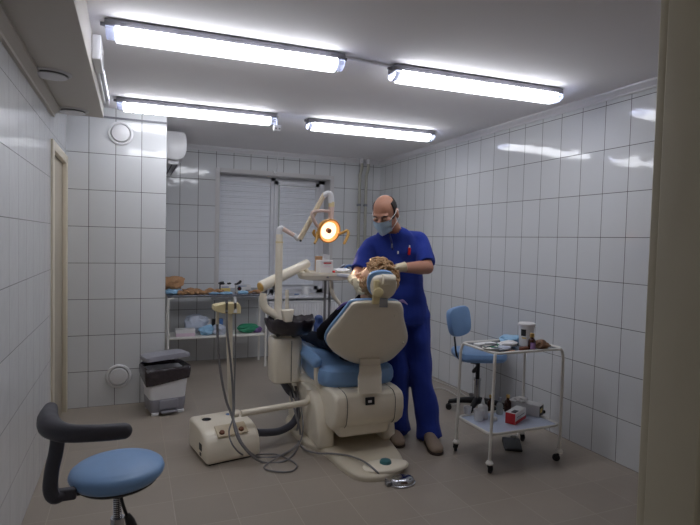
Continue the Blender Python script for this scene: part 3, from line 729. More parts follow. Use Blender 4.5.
b = nb(); box(b, (.185, .072, .212), (.205, .1, .012), .005, R=Rx(.55), M=M); rc = ob('recess_panel', b, 'cream_dark', t)
for x in (.115, .245):
    b = nb(); c0 = V((x, .058, .2)); ax = V((0, -.5, .86)); cyl(b, c0-ax*.006, c0+ax*.022, .019, .016, 18, .003, ) ; bmesh.ops.transform(b, matrix=M, verts=b.verts); ob('knob', b, 'leather_brown', t)
b = nb(); lathe(b, [(.012, 0), (.03, 0), (.031, .003), (.011, .003)], (0, 0, 0), 24); bmesh.ops.transform(b, matrix=M @ Matrix.Translation((.085, .27, .236)), verts=b.verts); lg = ob('round_emblem', b, 'black_plastic', t)
b = nb(); lathe(b, [(.002, 0), (.013, 0), (.013, .003), (.002, .003)], (0, 0, 0), 20); bmesh.ops.transform(b, matrix=M @ Matrix.Translation((.085, .27, .236)), verts=b.verts); ob('emblem_centre', b, 'film_blue', lg)
b = nb(); lathe(b, [(.002, 0), (.02, 0), (.02, .003), (.002, .003)], (0, 0, 0), 20); bmesh.ops.transform(b, matrix=M @ Matrix.Translation((.25, .3, .236)), verts=b.verts); ob('round_emblem', b, 'card_blue', t)
b = nb(); bb(b, (-.003, .1, .075), (.004, .15, .125), .002, M=M); bb(b, (-.002, .11, .035), (.004, .14, .06), .002, M=M); ob('socket', b, 'black_plastic', t)
q = P(402, 484, z=0)
t = T('foot_switch', 'shiny metal foot switch on the floor by the chair base', 'foot switch', q)
b = nb(); el = [q+V((.085*math.cos(a), .062*math.sin(a), 0)) for a in (2*PI*k/28 for k in range(28))]
pillow(b, el, V((0, 0, 1)), [(.98, 0), (1, .004), (1, .012), (.95, .014)]); ob('base', b, 'chrome', t)
b = nb(); pillow(b, el, V((0, 0, 1)), [(.9, .012), (.92, .02), (.86, .034), (.7, .043), (.4, .047), (.05, .048)]); ob('pedal', b, 'chrome', t)
b = nb(); box(b, q+V((-.085, .01, .014)), (.035, .04, .024), .005); ob('inlet', b, 'steel', t)
b = nb(); tube(b, [P(393, 484, z=.014), P(384, 478, z=.008), P(376, 471, z=.05), P(369, 465, z=.064), P(361, 460, z=.062), P(350, 456, z=.05), P(342, 454.5, z=.045), P(330, 453.5, z=.044), P(316, 453, z=.03), P(303, 448, z=.01), P(297, 435, z=.01), P(299, 412, y=3.66), P(295, 386, y=3.75)], .006, 8, 5); ob('cable', b, 'hose_grey', t)
# white cables by the right wall behind the doctor
b = nb(); tube(b, [P(432, 379, z=.008), P(445, 384, z=.008), P(456, 389, z=.008), P(466, 396, z=.008), P(478, 400, z=.008)], .006, 6, 4); tag(ob('cable', b, 'white_cable', loc=P(456, 389, z=.008)), 'white cable on the floor along the right wall, farther one', 'cable')
b = nb(); tube(b, [P(428, 391, z=.008), P(438, 388, z=.008), P(450, 391.5, z=.008), P(462, 401, z=.008), P(452, 405, z=.008)], .006, 6, 4); tag(ob('cable', b, 'white_cable', loc=P(450, 391, z=.008)), 'white cable curling by the wheeled blue chair, nearer one', 'cable')

# ------------------------------------------------------------------ pedal bin
t = T('pedal_bin', 'white and grey pedal bin with a tilted lid by the tiled column', 'bin', (.26, 4.52, 0))
BC = V((.25, 4.545, 0)); rz = Rz(.18)
def blay(z, w, d, r=.035): return [BC+rz@V((x, y, z)) for x, y in rrect(w, d, r)]
b = nb(); skinrings(b, [blay(.115, .275, .25), blay(.13, .28, .255), blay(.34, .325, .285), blay(.352, .325, .285)]); ob('body', b, 'bin_white', t)
b = nb(); skinrings(b, [blay(.02, .262, .24), blay(.03, .27, .25), blay(.12, .287, .262), blay(.128, .28, .255)]); ob('base', b, 'bin_grey', t)
for sx, sy in ((-.1, -.115), (.1, -.115), (-.1, .1), (.1, .1)):
    b = nb(); box(b, BC+rz@V((sx, sy, .0125)), (.055, .03, .025), .004, R=rz); ob('foot', b, 'bin_white', t)
b = nb(); box(b, BC+rz@V((0, -.136, .085)), (.15, .022, .075), .008, R=rz); box(b, BC+rz@V((0, -.15, .03)), (.12, .05, .012), .004, R=rz); ob('pedal', b, 'bin_grey', t)
b = nb(); skinrings(b, [blay(.352, .35, .31), blay(.376, .352, .312), blay(.378, .33, .29), blay(.352, .32, .28)], cap=False, closed=True); ob('rim', b, 'bin_grey', t)
b = nb(); ml = Matrix.Translation(BC+rz@V((0, .15, .425))) @ (rz @ Rx(-.09) @ Ry(-.06)).to_4x4()
t2 = nb(); rl = rrect(.345, .31, .04)
for sx in (-.13, .13):
    bh = nb(); box(bh, BC+rz@V((sx, .15, .40)), (.03, .02, .07), .004, R=rz); ob('hinge', bh, 'bin_grey', t)
skinrings(t2, [[V((x*s, (y-.155)*1, z)) for x, y in rl] for s, z in ((1, 0), (1.01, .012), (.97, .028), (.85, .036), (.1, .038))]); put(b, t2, ml); ob('lid', b, 'bin_grey', t)
def wob2(i, a, r):
    n1 = noise.noise(V((math.cos(a)*3, math.sin(a)*3, i*.5+4))); return r*(1+.03*n1), .012*n1
b = nb()
lay_ = []
for i, (s, z) in enumerate(((1.05, .285), (1.09, .315), (1.10, .345), (1.085, .372), (1.02, .382), (.9, .36), (.7, .31), (.1, .28))):
    ring = []
    for k, (x, y) in enumerate(rrect(.328, .288, .04, 8)):
        n1 = noise.noise(V((x*14, y*14, i*.4))); dz = (-.06 if y < 0 and x < 0 and i < 2 else 0)*(1-x*2)*.5
        ring.append(BC+rz@V((x*s*(1+.03*n1), y*s*(1+.03*n1), z+.012*n1+dz)))
    lay_.append(ring)
skinrings(b, lay_); tag(ob('bin_liner', b, 'liner_black', loc=BC+V((0, 0, .33)), ang=60), 'black bin liner folded over the rim of the pedal bin', 'bin liner')

# ------------------------------------------------------------------ front stool with the curved arm rest
t = T('operator_stool', 'round blue stool with a curved dark armrest in the foreground', 'stool', (-.05, 2.24, 0))
SC = V((-.05, 2.245, .495)); RS = Ry(-.02) @ Rx(.0)
b = nb(); lathe(b, [(.002, -.034), (.12, -.033), (.156, -.026), (.172, -.01), (.177, .004), (.172, .02), (.158, .031), (.12, .038), (.06, .04), (.002, .04)], SC, 40, RS); ob('seat', b, 'blue_vinyl', t, ang=60)
b = nb(); lathe(b, [(.002, -.046), (.14, -.044), (.15, -.036), (.15, -.024), (.002, -.024)], SC, 32, RS); ob('seat_pan', b, 'black_plastic', t)
b = nb(); cyl(b, (-.05, 2.245, .3), (-.05, 2.245, .46), .016)
for k in range(18): lathe(b, [(.0155, 0), (.0178, .002), (.0155, .004)], (-.05, 2.245, .31+.008*k), 16)
ob('threaded_post', b, 'chrome', t)
b = nb(); cyl(b, (-.05, 2.245, .07), (-.05, 2.245, .31), .026); ob('column', b, 'chrome', t)
for k in range(5):
    a = 2*PI*k/5+.3; d = V((math.cos(a), math.sin(a), 0)); c = V((-.05, 2.245, 0))
    b = nb(); tube(b, [c+V((0, 0, .1)), c+d*.12+V((0, 0, .09)), c+d*.25+V((0, 0, .062))], [.026, .02, .014], 10, 3); lg = ob('base_leg', b, 'chrome', t)
    b = nb(); p = c+d*.25; n = d.cross(V((0, 0, 1)))
    cyl(b, p+n*.012+V((0, 0, .025)), p-n*.012+V((0, 0, .025)), .025, seg=18, bev=.004); cyl(b, p+V((0, 0, .03)), p+V((0, 0, .065)), .008); ob('castor', b, 'rubber', lg)
b = nb(); tube(b, [P(121, 497, y=2.2), P(124, 508, y=2.18), P(127.5, 517, y=2.17)], .006, 8, 3); tube(b, [P(127, 515, y=2.17), P(130, 521, y=2.17), P(133, 530, y=2.17)], [.012, .018, .02], 10, 3); ob('height_lever', b, 'black_plastic', t)
st_ = lambda x, y, yy: P(x, y, y=yy)
b = nb(); tube(b, [st_(84, 492.5, 2.22), st_(74, 493, 2.18), st_(68, 494, 2.14)], [.01, .012, .02], 10, 3); box(b, st_(66, 494, 2.14), (.07, .035, .042), .008); tube(b, [st_(64, 495, 2.14), st_(55, 497.5, 2.13), st_(50.5, 489, 2.13), st_(52, 470, 2.13), st_(56, 452, 2.13), st_(58, 436, 2.13), st_(58, 425, 2.13)], [.018, .022, .021, .02, .02, .02, .02], 12, 5, 1.3); ob('armrest_stem', b, 'dark_grey', t)
b = nb(); tube(b, [st_(50.5, 409, 2.32), st_(48, 418, 2.22), st_(50, 426, 2.13), st_(58, 431, 2.06), st_(72, 433.5, 2.02), st_(98, 433, 2.0), st_(115, 431.8, 2.0), st_(124, 431, 2.0)], [.026, .036, .040, .035, .031, .029, .029, .028], 18, 6); ball(b, st_(124, 431, 2.0), .028); ball(b, st_(50.5, 409, 2.32), .026); ob('curved_armrest', b, 'dark_grey', t)

# ------------------------------------------------------------------ wheeled chair by the right wall
t = T('wheeled_chair', 'blue wheeled chair with a small backrest by the right tiled wall', 'chair', (2.735, 3.69, 0))
CC = V((2.735, 3.69, 0))
ax = V((.96, -.28, 0)); lt = V((.28, .96, 0))
so = [CC+ax*x+lt*y+V((0, 0, .49)) for x, y in ((p.x, p.y) for p in closed_spl([(-.2, -.12, 0), (-.14, -.19, 0), (.06, -.21, 0), (.18, -.17, 0), (.23, 0, 0), (.18, .17, 0), (.06, .21, 0), (-.14, .19, 0), (-.2, .12, 0)], 4))]
b = nb(); pillow(b, so, V((0, 0, 1)), [(.8, -.035), (.93, -.03), (1, -.01), (1, .015), (.96, .035), (.85, .042), (.1, .04)]); ob('seat', b, 'blue_vinyl', t)
b = nb(); box(b, CC+V((0, 0, .445)), (.17, .13, .03), .006); ob('mechanism', b, 'black_plastic', t)
b = nb(); cyl(b, CC+V((0, 0, .27)), CC+V((0, 0, .45)), .018); ob('gas_lift', b, 'black_plastic', t)
b = nb(); cyl(b, CC+V((0, 0, .08)), CC+V((0, 0, .28)), .027); cyl(b, CC+V((0, 0, .265)), CC+V((0, 0, .285)), .032); ob('lift_sleeve', b, 'chrome', t)
b = nb(); a = CC-ax*.1-lt*.06; tube(b, [a+V((.02, 0, .43)), P(478, 364, y=3.58), P(476, 368, y=3.56)], .006, 8); tube(b, [P(476.5, 367, y=3.56), P(474, 371, y=3.56), P(472.5, 372, y=3.56)], [.01, .018, .01], 8, 3); ob('height_lever', b, 'black_plastic', t)
bc = P(459, 321, y=3.68); bn = V((.2, -.97, .12)).normalized(); bu = V((0, 0, 1)); bl_ = bu.cross(bn).normalized(); bu = bn.cross(bl_)
bo = [bc+bl_*x+bu*y for x, y in ((p.x*1.07-p.y*.12, p.y*1.05+p.x*.14) for p in closed_spl([(-.11, .05, 0), (-.085, .105, 0), (0, .115, 0), (.085, .105, 0), (.112, .05, 0), (.105, -.06, 0), (.075, -.105, 0), (0, -.118, 0), (-.075, -.105, 0), (-.105, -.06, 0)], 4))]
b = nb(); pillow(b, bo, bn, [(.85, -.03), (.96, -.026), (1, -.01), (1, .01), (.96, .025), (.85, .032), (.1, .028)]); ob('backrest', b, 'blue_vinyl', t)
b = nb(); tube(b, [bc-bn*.03+V((0, 0, -.02)), bc-bn*.045+V((0, 0, -.12)), V((bc.x-.03, bc.y, .6)), V((bc.x-.01, bc.y, .5)), V((bc.x+.06, bc.y, .45)), CC+V((-.05, 0, .445))], .016, 8, 4, .5); ob('back_bar', b, 'black_plastic', t)
for k in range(5):
    d = [V((-.86, .5, 0)), V((-.74, -.67, 0)), V((.15, -1, 0)), V((.75, -.5, 0)), V((.4, .9, 0))][k].normalized()
    L = (.235, .245, .25, .24, .25)[k]
    b = nb(); tube(b, [CC+V((0, 0, .095)), CC+d*L*.5+V((0, 0, .09)), CC+d*L+V((0, 0, .07))], [.03, .024, .017], 10, 3); lg = ob('base_leg', b, 'black_plastic', t)
    b = nb(); p = CC+d*L; n = d.cross(V((0, 0, 1)))
    for s in (-1, 1): cyl(b, p+n*.006*s+V((0, 0, .025)), p+n*.022*s+V((0, 0, .025)), .025, seg=16, bev=.003)
    cyl(b, p+V((0, 0, .03)), p+V((0, 0, .075)), .007); ob('castor', b, 'rubber', lg)

# ------------------------------------------------------------------ instrument cart
t = T('instrument_cart', 'white tubular instrument cart on castors by the right wall', 'cart', (2.35, 2.82, 0))
cx0, cx1, cy0, cy1 = 2.065, 2.63, 2.635, 3.0
ctr = V(((cx0+cx1)/2, (cy0+cy1)/2, 0))
def tray(z, name, m):
    sh_ = .014*(z-.075)/.667; b = nb(); o = [ctr+V((x+sh_*.5, y, z)) for x, y in rrect(cx1-cx0-sh_, cy1-cy0+.0, .05, 6)]
    tube(b, o+[o[0]], .0088, 10); tr = ob(name, b, 'enamel', t)
    b = nb(); pillow(b, o, V((0, 0, 1)), [(.985, -.008), (.985, -.003), (.1, -.003)]); ob('shelf_panel', b, m, tr)
TZ, LZ = .757, .248
tray(TZ, 'top_tray', 'tray_grey'); tray(LZ, 'lower_tray', 'tray_blue')
for ix, iy in ((0, 0), (1, 0), (1, 1), (0, 1)):
    x = (cx0, cx1)[ix]; y = (cy0, cy1)[iy]; sx = 1-2*ix; sy = 1-2*iy
    lx = .014*(1-ix); b = nb(); tube(b, [(x+lx+sx*.012, y+sy*.012, TZ-.004), (x+lx*.97+sx*.003, y+sy*.004, TZ-.03), (x+lx*.87, y, TZ-.1), (x+lx*.5, y, .4), (x, y, .075)], .0098, 12, 4); lg = ob('leg', b, 'enamel', t)
    b = nb(); lathe(b, [(.002, .062), (.022, .062), (.025, .07), (.018, .082), (.012, .088), (.002, .09)], (x, y, 0), 18); ob('castor_cup', b, 'enamel', lg)
    a = (.5, 2.2, 1.2, .4)[ix+2*iy]; d = V((math.cos(a), math.sin(a), 0)); n = V((-d.y, d.x, 0)); p = V((x, y, 0))+d*.018+V((0, 0, .025))
    b = nb(); cyl(b, p+n*.008, p-n*.008, .025, seg=20, bev=.003)
    for s in (-1, 1): tube(b, [p+n*.011*s, V((x, y, .066))+n*.011*s], [.006, .008], 8)
    ob('castor', b, 'rubber', lg)

TT = TZ-.002   # surface of the top tray
def onT(px, py, dz=0): q = P(px, py, z=TT); return V((q.x, q.y, TT+dz))
# things on the top
q = onT(485, 345.5); b = nb(); box(b, q+V((0, 0, .009)), (.15, .06, .018), .003, R=Rz(.1)); tag(ob('paper_pack', b, 'paper_white', loc=q), 'flat white paper pack at the left end of the cart top', 'packet')
t2_ = T('instrument_dish', 'white kidney dish holding small dark instruments on the cart', 'dish', onT(493, 350.3)); q = onT(493, 350.3)
b = nb(); lathe(b, [(.002, 0), (.05, 0), (.07, .02), (.074, .022), (.068, .018), (.045, .005), (.002, .005)], (0, 0, 0), 28); bmesh.ops.scale(b, vec=(1.2, .72, 1), verts=b.verts); bmesh.ops.rotate(b, matrix=Rz(.2), verts=b.verts); bmesh.ops.translate(b, vec=q, verts=b.verts); ob('bowl', b, 'enamel', t2_)
for k in range(7):
    a = rnd.uniform(-.5, .9); d = V((math.cos(a), math.sin(a), 0))*rnd.uniform(.035, .06); c = q+V((rnd.uniform(-.035, .04), rnd.uniform(-.02, .02), .022+.003*k))
    b = nb(); tube(b, [c-d, c+d*.3, c+d], [.003, .004, .002], 6); o = ob('dental_instrument', b, ('steel', 'black_plastic', 'cloth_green')[k % 3], loc=c)
    tag(o, ('bright steel', 'slim black', 'slim green')[k % 3]+' dental instrument lying in the white dish on the cart', 'instrument', ('steel', 'black', 'green')[k % 3]+' instruments in the white dish')
def crumple(c, r, sz, seed, bmv=.35, sub=3):
    t = nb(); bmesh.ops.create_icosphere(t, subdivisions=sub, radius=1)
    for v in t.verts:
        n = v.co.normalized(); k = 1+bmv*noise.noise(n*1.7+V((seed*3.1, 0, 0)))+bmv*.6*abs(noise.noise(n*4+V((0, seed*2.3, 0))))
        v.co = V((n.x*sz[0]*k, n.y*sz[1]*k, n.z*sz[2]*k))*r
    z0 = min(v.co.z for v in t.verts)
    for v in t.verts: v.co.z = max(v.co.z-z0-.12*sz[2]*r, 0)
    bmesh.ops.translate(t, vec=c, verts=t.verts); return t
q = onT(511, 343); tag(ob('plastic_wrap', crumple(q, 1, (.09, .06, .03), 3), 'film_blue', loc=q, ang=25), 'crumpled pale blue plastic wrap on the cart top', 'wrap')
q = onT(503, 350.5); tag(ob('plastic_wrap', crumple(q, 1, (.055, .035, .016), 5), 'film_clear', loc=q, ang=25), 'crumpled clear wrap at the front edge of the cart top', 'wrap')
q = onT(510, 352); q_ = onT(508, 347.5); tag(ob('cotton_pad', crumple(q_, 1, (.06, .04, .022), 71, .4), 'paper_white', loc=q_, ang=25), 'crumpled white cotton between the dish and the jar', 'cotton')
tag(ob('wooden_spatula', box(nb(), q+V((0, 0, .004)), (.085, .018, .006), .002, R=Rz(.3)), 'clay_brown', loc=q), 'flat brown spatula at the front edge of the cart top', 'spatula')
# white jar
q = onT(528, 346)+V((0, .02, 0))
t = T('jar', 'white plastic jar with a dark picture on the cart top', 'jar', q)
b = nb(); lathe(b, [(.002, 0), (.045, 0), (.047, .003), (.052, .135), (.056, .138), (.056, .15), (.053, .153), (.002, .153)], q, 32); ob('body', b, 'plastic_white', t, ang=30)
b = nb(); lathe(b, [(.057, .135), (.0575, .137), (.0575, .148), (.057, .15), (.05, .156), (.002, .157)], q, 32); ob('lid', b, 'card_white', t)
def decal(name, c, r, a0, a1, z0, z1, m, par, org=None):
    b = nb(); n = 8; rings = []
    vs = [[b.verts.new(c+V((math.cos(a0+(a1-a0)*k/n)*(r[0] if j == 0 else r[1]), math.sin(a0+(a1-a0)*k/n)*(r[0] if j == 0 else r[1]), z0 if j == 0 else z1))) for k in range(n+1)] for j in (0, 1)]
    for k in range(n): b.faces.new((vs[0][k], vs[0][k+1], vs[1][k+1], vs[1][k]))
    return ob(name, b, m, par)
va = math.atan2(-q.y, -q.x)
decal('picture', q, (.0497, .0518), va-.75, va-.05, .07, .115, 'black_plastic', t); decal('picture_band', q, (.0494, .0498), va-.6, va-.0, .052, .062, 'card_yellow', t)
# brown bottle
q = onT(531.5, 350.5)
t = T('bottle', 'small brown glass bottle with a violet label on the cart top', 'bottle', q)
b = nb(); lathe(b, [(.002, 0), (.023, 0), (.025, .003), (.025, .062), (.021, .072), (.012, .08), (.011, .092), (.002, .092)], q, 24); ob('glass', b, 'bottle_amber', t)
b = nb(); lathe(b, [(.002, .088), (.014, .088), (.015, .09), (.014, .112), (.002, .113)], q, 20); ob('cap', b, 'cap_gold', t)
va = math.atan2(-q.y, -q.x); decal('label', q, (.0254, .0254), va-.3, va+1.1, .014, .055, 'label_violet', t)
q = onT(524.5, 350.5); tag(ob('wooden_block', box(nb(), q+V((0, 0, .012)), (.07, .03, .024), .004, R=Rz(.1)), 'leather_brown', loc=q), 'small dark brown block left of the brown bottle', 'block')
q = onT(541.5, 349.5); tag(ob('paper_wrapper', crumple(q, 1, (.05, .035, .028), 11, .5), 'wrapper', loc=q, ang=25), 'crumpled brown wrapper at the right end of the cart top', 'wrapper')
LL_ = LZ-.002
def onL(px, py): q = P(px, py, z=LL_); return V((q.x, q.y, LL_))
for px, py, lab in ((467.5, 414.5, 'small white cup at the left end of the lower cart tray'), (478.5, 420, 'wide white cup below the white nozzle bottle')):
    q = onL(px, py); w_ = .028 if px < 470 else .036
    b = nb(); lathe(b, [(.002, 0), (w_*.8, 0), (w_, w_*2), (w_*.93, w_*2), (w_*.75, .006), (.002, .006)], q, 24); tag(ob('cup', b, 'plastic_white', loc=q, ang=50), lab, 'cup')
q = onL(482.5, 417.5)
t = T('nozzle_bottle', 'white bottle with a pointed nozzle on the lower cart tray', 'bottle', q)
b = nb(); lathe(b, [(.002, 0), (.034, 0), (.036, .004), (.034, .075), (.026, .088), (.014, .094), (.002, .094)], q, 24); ob('body', b, 'plastic_white', t)
b = nb(); lathe(b, [(.013, .092), (.013, .1), (.007, .125), (.004, .15), (.002, .151)], q, 16); ob('nozzle', b, 'plastic_white', t)
for px, py, m, lab, h in ((490.5, 411, 'bottle_amber', 'brown bottle behind the white nozzle bottle', .1), (499.5, 414, 'bottle_clear', 'clear glass bottle on the lower cart tray', .1), (507.5, 411.5, 'bottle_amber', 'brown bottle with a gold cap behind the red carton', .105)):
    q = onL(px, py); t = T('bottle', lab, 'bottle', q); r = .024
    b = nb(); lathe(b, [(.002, 0), (r-.002, 0), (r, .003), (r, h*.62), (r*.85, h*.72), (.011, h*.82), (.01, h), (.002, h)], q, 22); ob('glass', b, m, t)
    b = nb(); lathe(b, [(.002, h-.004), (.013, h-.004), (.013, h+.016), (.002, h+.017)], q, 18); ob('cap', b, 'cap_gold' if m == 'bottle_amber' else 'steel', t)
q = onL(493, 421.5); tag(ob('cotton_roll', cyl(nb(), q+V((0, 0, .014)), q+V((.03, .01, .014)), .014, bev=.003), 'paper_white', loc=q), 'small white cotton roll in front of the clear bottle', 'cotton roll')
def carton(name, lab, c, s, rz, m, ends):
    t = T(name, lab, 'box', c); R = Rz(rz)
    b = nb(); box(b, c+V((0, 0, s[2]/2)), s, .002, R=R); ob('carton', b, m, t)
    for nm, p0, sz, mm in ends:
        b = nb(); box(b, c+R@V(p0), sz, .0008, R=R); ob(nm, b, mm, t)
    return t
q = onL(515.5, 420.5)
carton('carton', 'red and white carton on the lower cart tray', q, (.19, .07, .075), .5, 'card_white', [('red_end', (-.0955, 0, .0375), (.002, .067, .072), 'card_red'), ('red_band', (0, -.0355, .012), (.188, .002, .022), 'card_red'), ('open_flap', (-.05, -.012, .076), (.06, .03, .005), 'black_plastic'), ('print_line', (.0, -.0357, .045), (.13, .0018, .006), 'plastic_grey')])
q = onL(525.5, 412.5)
carton('carton', 'long white carton with a dark end on the lower cart tray', q, (.09, .22, .078), .52, 'card_white', [('dark_end', (0, -.111, .0375), (.08, .002, .07), 'black_plastic'), ('window', (-.01, -.1115, .04), (.045, .002, .03), 'card_yellow')])
q2 = P(520.5, 402.5, z=LL_+.077); q2.z = LL_+.0785; tag(ob('tissue', crumple(q2, 1, (.045, .03, .016), 21, .7), 'paper_white', loc=q2, ang=25), 'crumpled white tissue on top of the long white carton', 'tissue')
q = onL(543, 413.5); tag(ob('plug', box(nb(), q+V((0, 0, .012)), (.03, .02, .022), .004), 'black_plastic', loc=q), 'small black plug beside the long white carton', 'plug')
q = P(512, 447, z=0)
t = T('foot_pedal', 'black foot pedal on the floor under the cart', 'foot pedal', q); R = Rz(.55)
b = nb(); t2 = nb(); skinrings(t2, [[V((x, y, z)) for y, z in ((-.085, 0), (-.085, .016), (.05, .046), (.085, .04), (.085, 0))] for x in (-.06, .06)]); bmesh.ops.recalc_face_normals(t2, faces=t2.faces)
bmesh.ops.bevel(t2, geom=list(t2.edges), offset=.006, segments=2, profile=.5, affect='EDGES'); put(b, t2, Matrix.Translation(q+V((.0, .0, 0))) @ Rz(-.55).to_4x4()); ob('pedal', b, 'black_plastic', t)
b = nb(); tube(b, [q+V((.04, .06, .055)), q+V((.06, .04, .06)), q+V((.075, .055, .045)), q+V((.07, .08, .02)), q+V((.05, .075, .05))], .007, 8, 4); ob('coiled_cord', b, 'white_cable', t)
b = nb(); tube(b, [q+V((.07, .08, .02)), q+V((.15, .13, .006)), q+V((.25, .25, .006)), q+V((.38, .5, .006))], .004, 6, 4); ob('cord', b, 'white_cable', t)
# ------------------------------------------------------------------ doctor
def ring(c, rx, ry, Ux, Vy, n=24): return [c+Ux*(math.cos(2*PI*k/n)*rx)+Vy*(math.sin(2*PI*k/n)*ry) for k in range(n)]
def loft(bm, secs, Ux, Vy, n=24):
    t = nb(); skinrings(t, [ring(V(c), rx, ry, Ux, Vy, n) for c, rx, ry in secs]); bmesh.ops.recalc_face_normals(t, faces=t.faces); put(bm, t); return bm
t = DOC = T('person', 'person in blue scrubs and a face mask bending over the patient', 'person', (1.80, 3.35, 0))
UX, VY = V((.94, -.34, 0)), V((.34, .94, 0))
pel = P(405, 309, y=3.42); wst = P(403, 291, y=3.41); chs = P(398, 262, y=3.40); shd = P(396, 242, y=3.38); nek = P(393, 230, y=3.35)
hc = P(385, 213, y=3.26)
HR = Rz(-.88) @ Rx(.56)
def hd_(p): return hc + HR @ V(p)
LS, LE, LW = P(418.5, 240, y=3.36), P(427, 267.5, y=3.2), P(401, 267.8, y=3.06)
RS_, RE, RW = P(370.5, 246, y=3.48), P(358, 275, y=3.36), P(354, 281, y=3.19)
LH, LK, LA = P(416, 322, y=3.40), P(421, 372, y=3.37), P(429, 431.5, y=3.26)
RH, RK, RA = P(394, 322, y=3.46), P(397, 372, y=3.44), P(397.5, 425, y=3.39)
def torso(bm, g, gz=0):
    loft(bm, [(pel-V((0, 0, .06+gz)), .155+g, .115+g), (pel, .158+g, .118+g), (wst, .148+g, .108+g), (chs, .165+g, .112+g), ((chs+shd)/2, .175+g, .108+g), (shd, .165+g, .09+g), ((shd+nek)/2+V((0, 0, .005)), .135+g*.6, .078+g*.6), (nek+V((0, 0, .01)), .082+g*.3, .066+g*.3), (nek+(hc-nek)*.18, .066+g*.3, .06+g*.3)], UX, VY); return bm
# body: one continuous surface
b = nb(); torso(b, -.022)
limb(b, [shd+V((0, .0, -.01)), nek, nek+(hc-nek)*.45, hc+HR @ V((0, .03, -.03))], [.075, .058, .054, .056], 4)
ball(b, hd_((0, .012, .028)), (.076, .096, .092), HR); ball(b, hd_((0, -.03, -.045)), (.06, .062, .072), HR)
ball(b, hd_((0, -.07, -.098)), (.03, .026, .024), HR); ball(b, hd_((0, -.07, .02)), (.056, .026, .018), HR)
tube(b, [hd_((0, -.086, .008)), hd_((0, -.105, -.02)), hd_((0, -.112, -.042))], [.011, .014, .017], 10); ball(b, hd_((0, -.1, -.046)), (.019, .015, .012), HR)
for s in (-1, 1):
    ball(b, hd_((s*.04, -.066, -.025)), (.028, .024, .026), HR)
    ball(b, hd_((s*.079, .018, -.012)), (.014, .026, .037), HR @ Rz(s*.3)); ball(b, hd_((s*.082, .022, .008)), (.01, .022, .016), HR)
for A, E_, W_ in ((LS, LE, LW), (RS_, RE, RW)):
    limb(b, [A, A+(E_-A)*.5, E_], [.05, .048, .046], 4); limb(b, [E_, E_+(W_-E_)*.3, W_], [.047, .048, .029], 5)
    ball(b, W_, (.028,)*3)
for H, K, A in ((LH, LK, LA), (RH, RK, RA)):
    limb(b, [H, K, A], [.075, .05, .038], 5)
b = remesh(b, .0055, 3); ob('body', b, 'skin', t, ang=180)
# hair: dark band at the sides and the back
tb = nb(); bmesh.ops.create_uvsphere(tb, u_segments=48, v_segments=32, radius=1)
for v in list(tb.verts):
    c = v.co; keep = (c.y > -.30 - .25*max(0, -c.z) and c.z < .56+.2*max(0, c.y) and c.z > -.75) and not (abs(c.x) < .45 and c.y < .05 and c.z > .2)
    if not keep: tb.verts.remove(v)
for v in tb.verts:
    c = v.co; k = 1+.02*noise.noise(c*9); v.co = V((c.x*.081*k, .012+c.y*.101*k, .026+c.z*.097*k))
bmesh.ops.transform(tb, matrix=Matrix.Translation(hc) @ HR.to_4x4(), verts=tb.verts)
g = bmesh.ops.solidify(tb, geom=list(tb.faces), thickness=.004)
ob('hair', tb, 'hair_dark', t, ang=180)
for s in (-1, 1):
    b = nb(); tube(b, [hd_((s*.016, -.098, .02)), hd_((s*.036, -.094, .025)), hd_((s*.056, -.078, .019))], [.003, .004, .002], 8, 3); ob('eyebrow', b, 'hair_dark', t)
    b = nb(); ball(b, hd_((s*.031, -.083, .0)), (.012, .009, .008), HR, 16); e = ob('eye', b, 'skin_pale', t)
    b = nb(); tube(b, [hd_((s*.02, -.0915, -.003)), hd_((s*.031, -.094, -.006)), hd_((s*.043, -.088, -.003))], .0018, 6, 3); ob('eyelashes', b, 'hair_dark', e)
# mask
tb = nb(); n1, n2 = 12, 8; rows = []
for i in range(n2+1):
    z = -.002-.112*i/n2; row = []
    for k in range(n1+1):
        f = k/n1*2-1; prj = .131-.055*abs(f)**1.7 - .035*max(0, (i/n2-.45))**1.1 - .018*max(0, .3-i/n2)*3*(abs(f))
        row.append(hd_((f*.073*(1-.22*(i/n2)), -prj, z+.012*abs(f)*(1 if i > 4 else -1)+ .0025*math.sin(i*2.2))))
    rows.append(row)
vv = [[tb.verts.new(p) for p in r] for r in rows]
for i in range(n2):
    for k in range(n1): tb.faces.new((vv[i][k], vv[i][k+1], vv[i+1][k+1], vv[i+1][k]))
bmesh.ops.solidify(tb, geom=list(tb.faces), thickness=.003)
mk = ob('face_mask', tb, 'mask_blue', t, ang=180)
for s in (-1, 1):
    b = nb(); tube(b, [hd_((s*.066, -.07, -.012)), hd_((s*.085, -.02, .006)), hd_((s*.089, .015, .022)), hd_((s*.088, .035, 0))], .0022, 6, 4); tube(b, [hd_((s*.055, -.066, -.092)), hd_((s*.082, -.01, -.06)), hd_((s*.09, .025, -.035))], .0022, 6, 4); ob('ear_loop', b, 'paper_white', mk)
# tunic with short sleeves
b = nb(); torso(b, .008, .045)
for A, E_ in ((LS, LE), (RS_, RE)):
    d = E_-A; c = (shd+A)/2
    limb(b, [nek+(A-nek)*.35-V((0, 0, .045)), A+(nek-A)*.12-V((0, 0, .012)), A+d*.12, A+d*.5], [.07, .072, .071, .07], 4); tube(b, [A+d*.3, A+d*.6, A+d*.88], [.066, .069, .072], 16)
b = remesh(b, .008, 4, .02, 8)
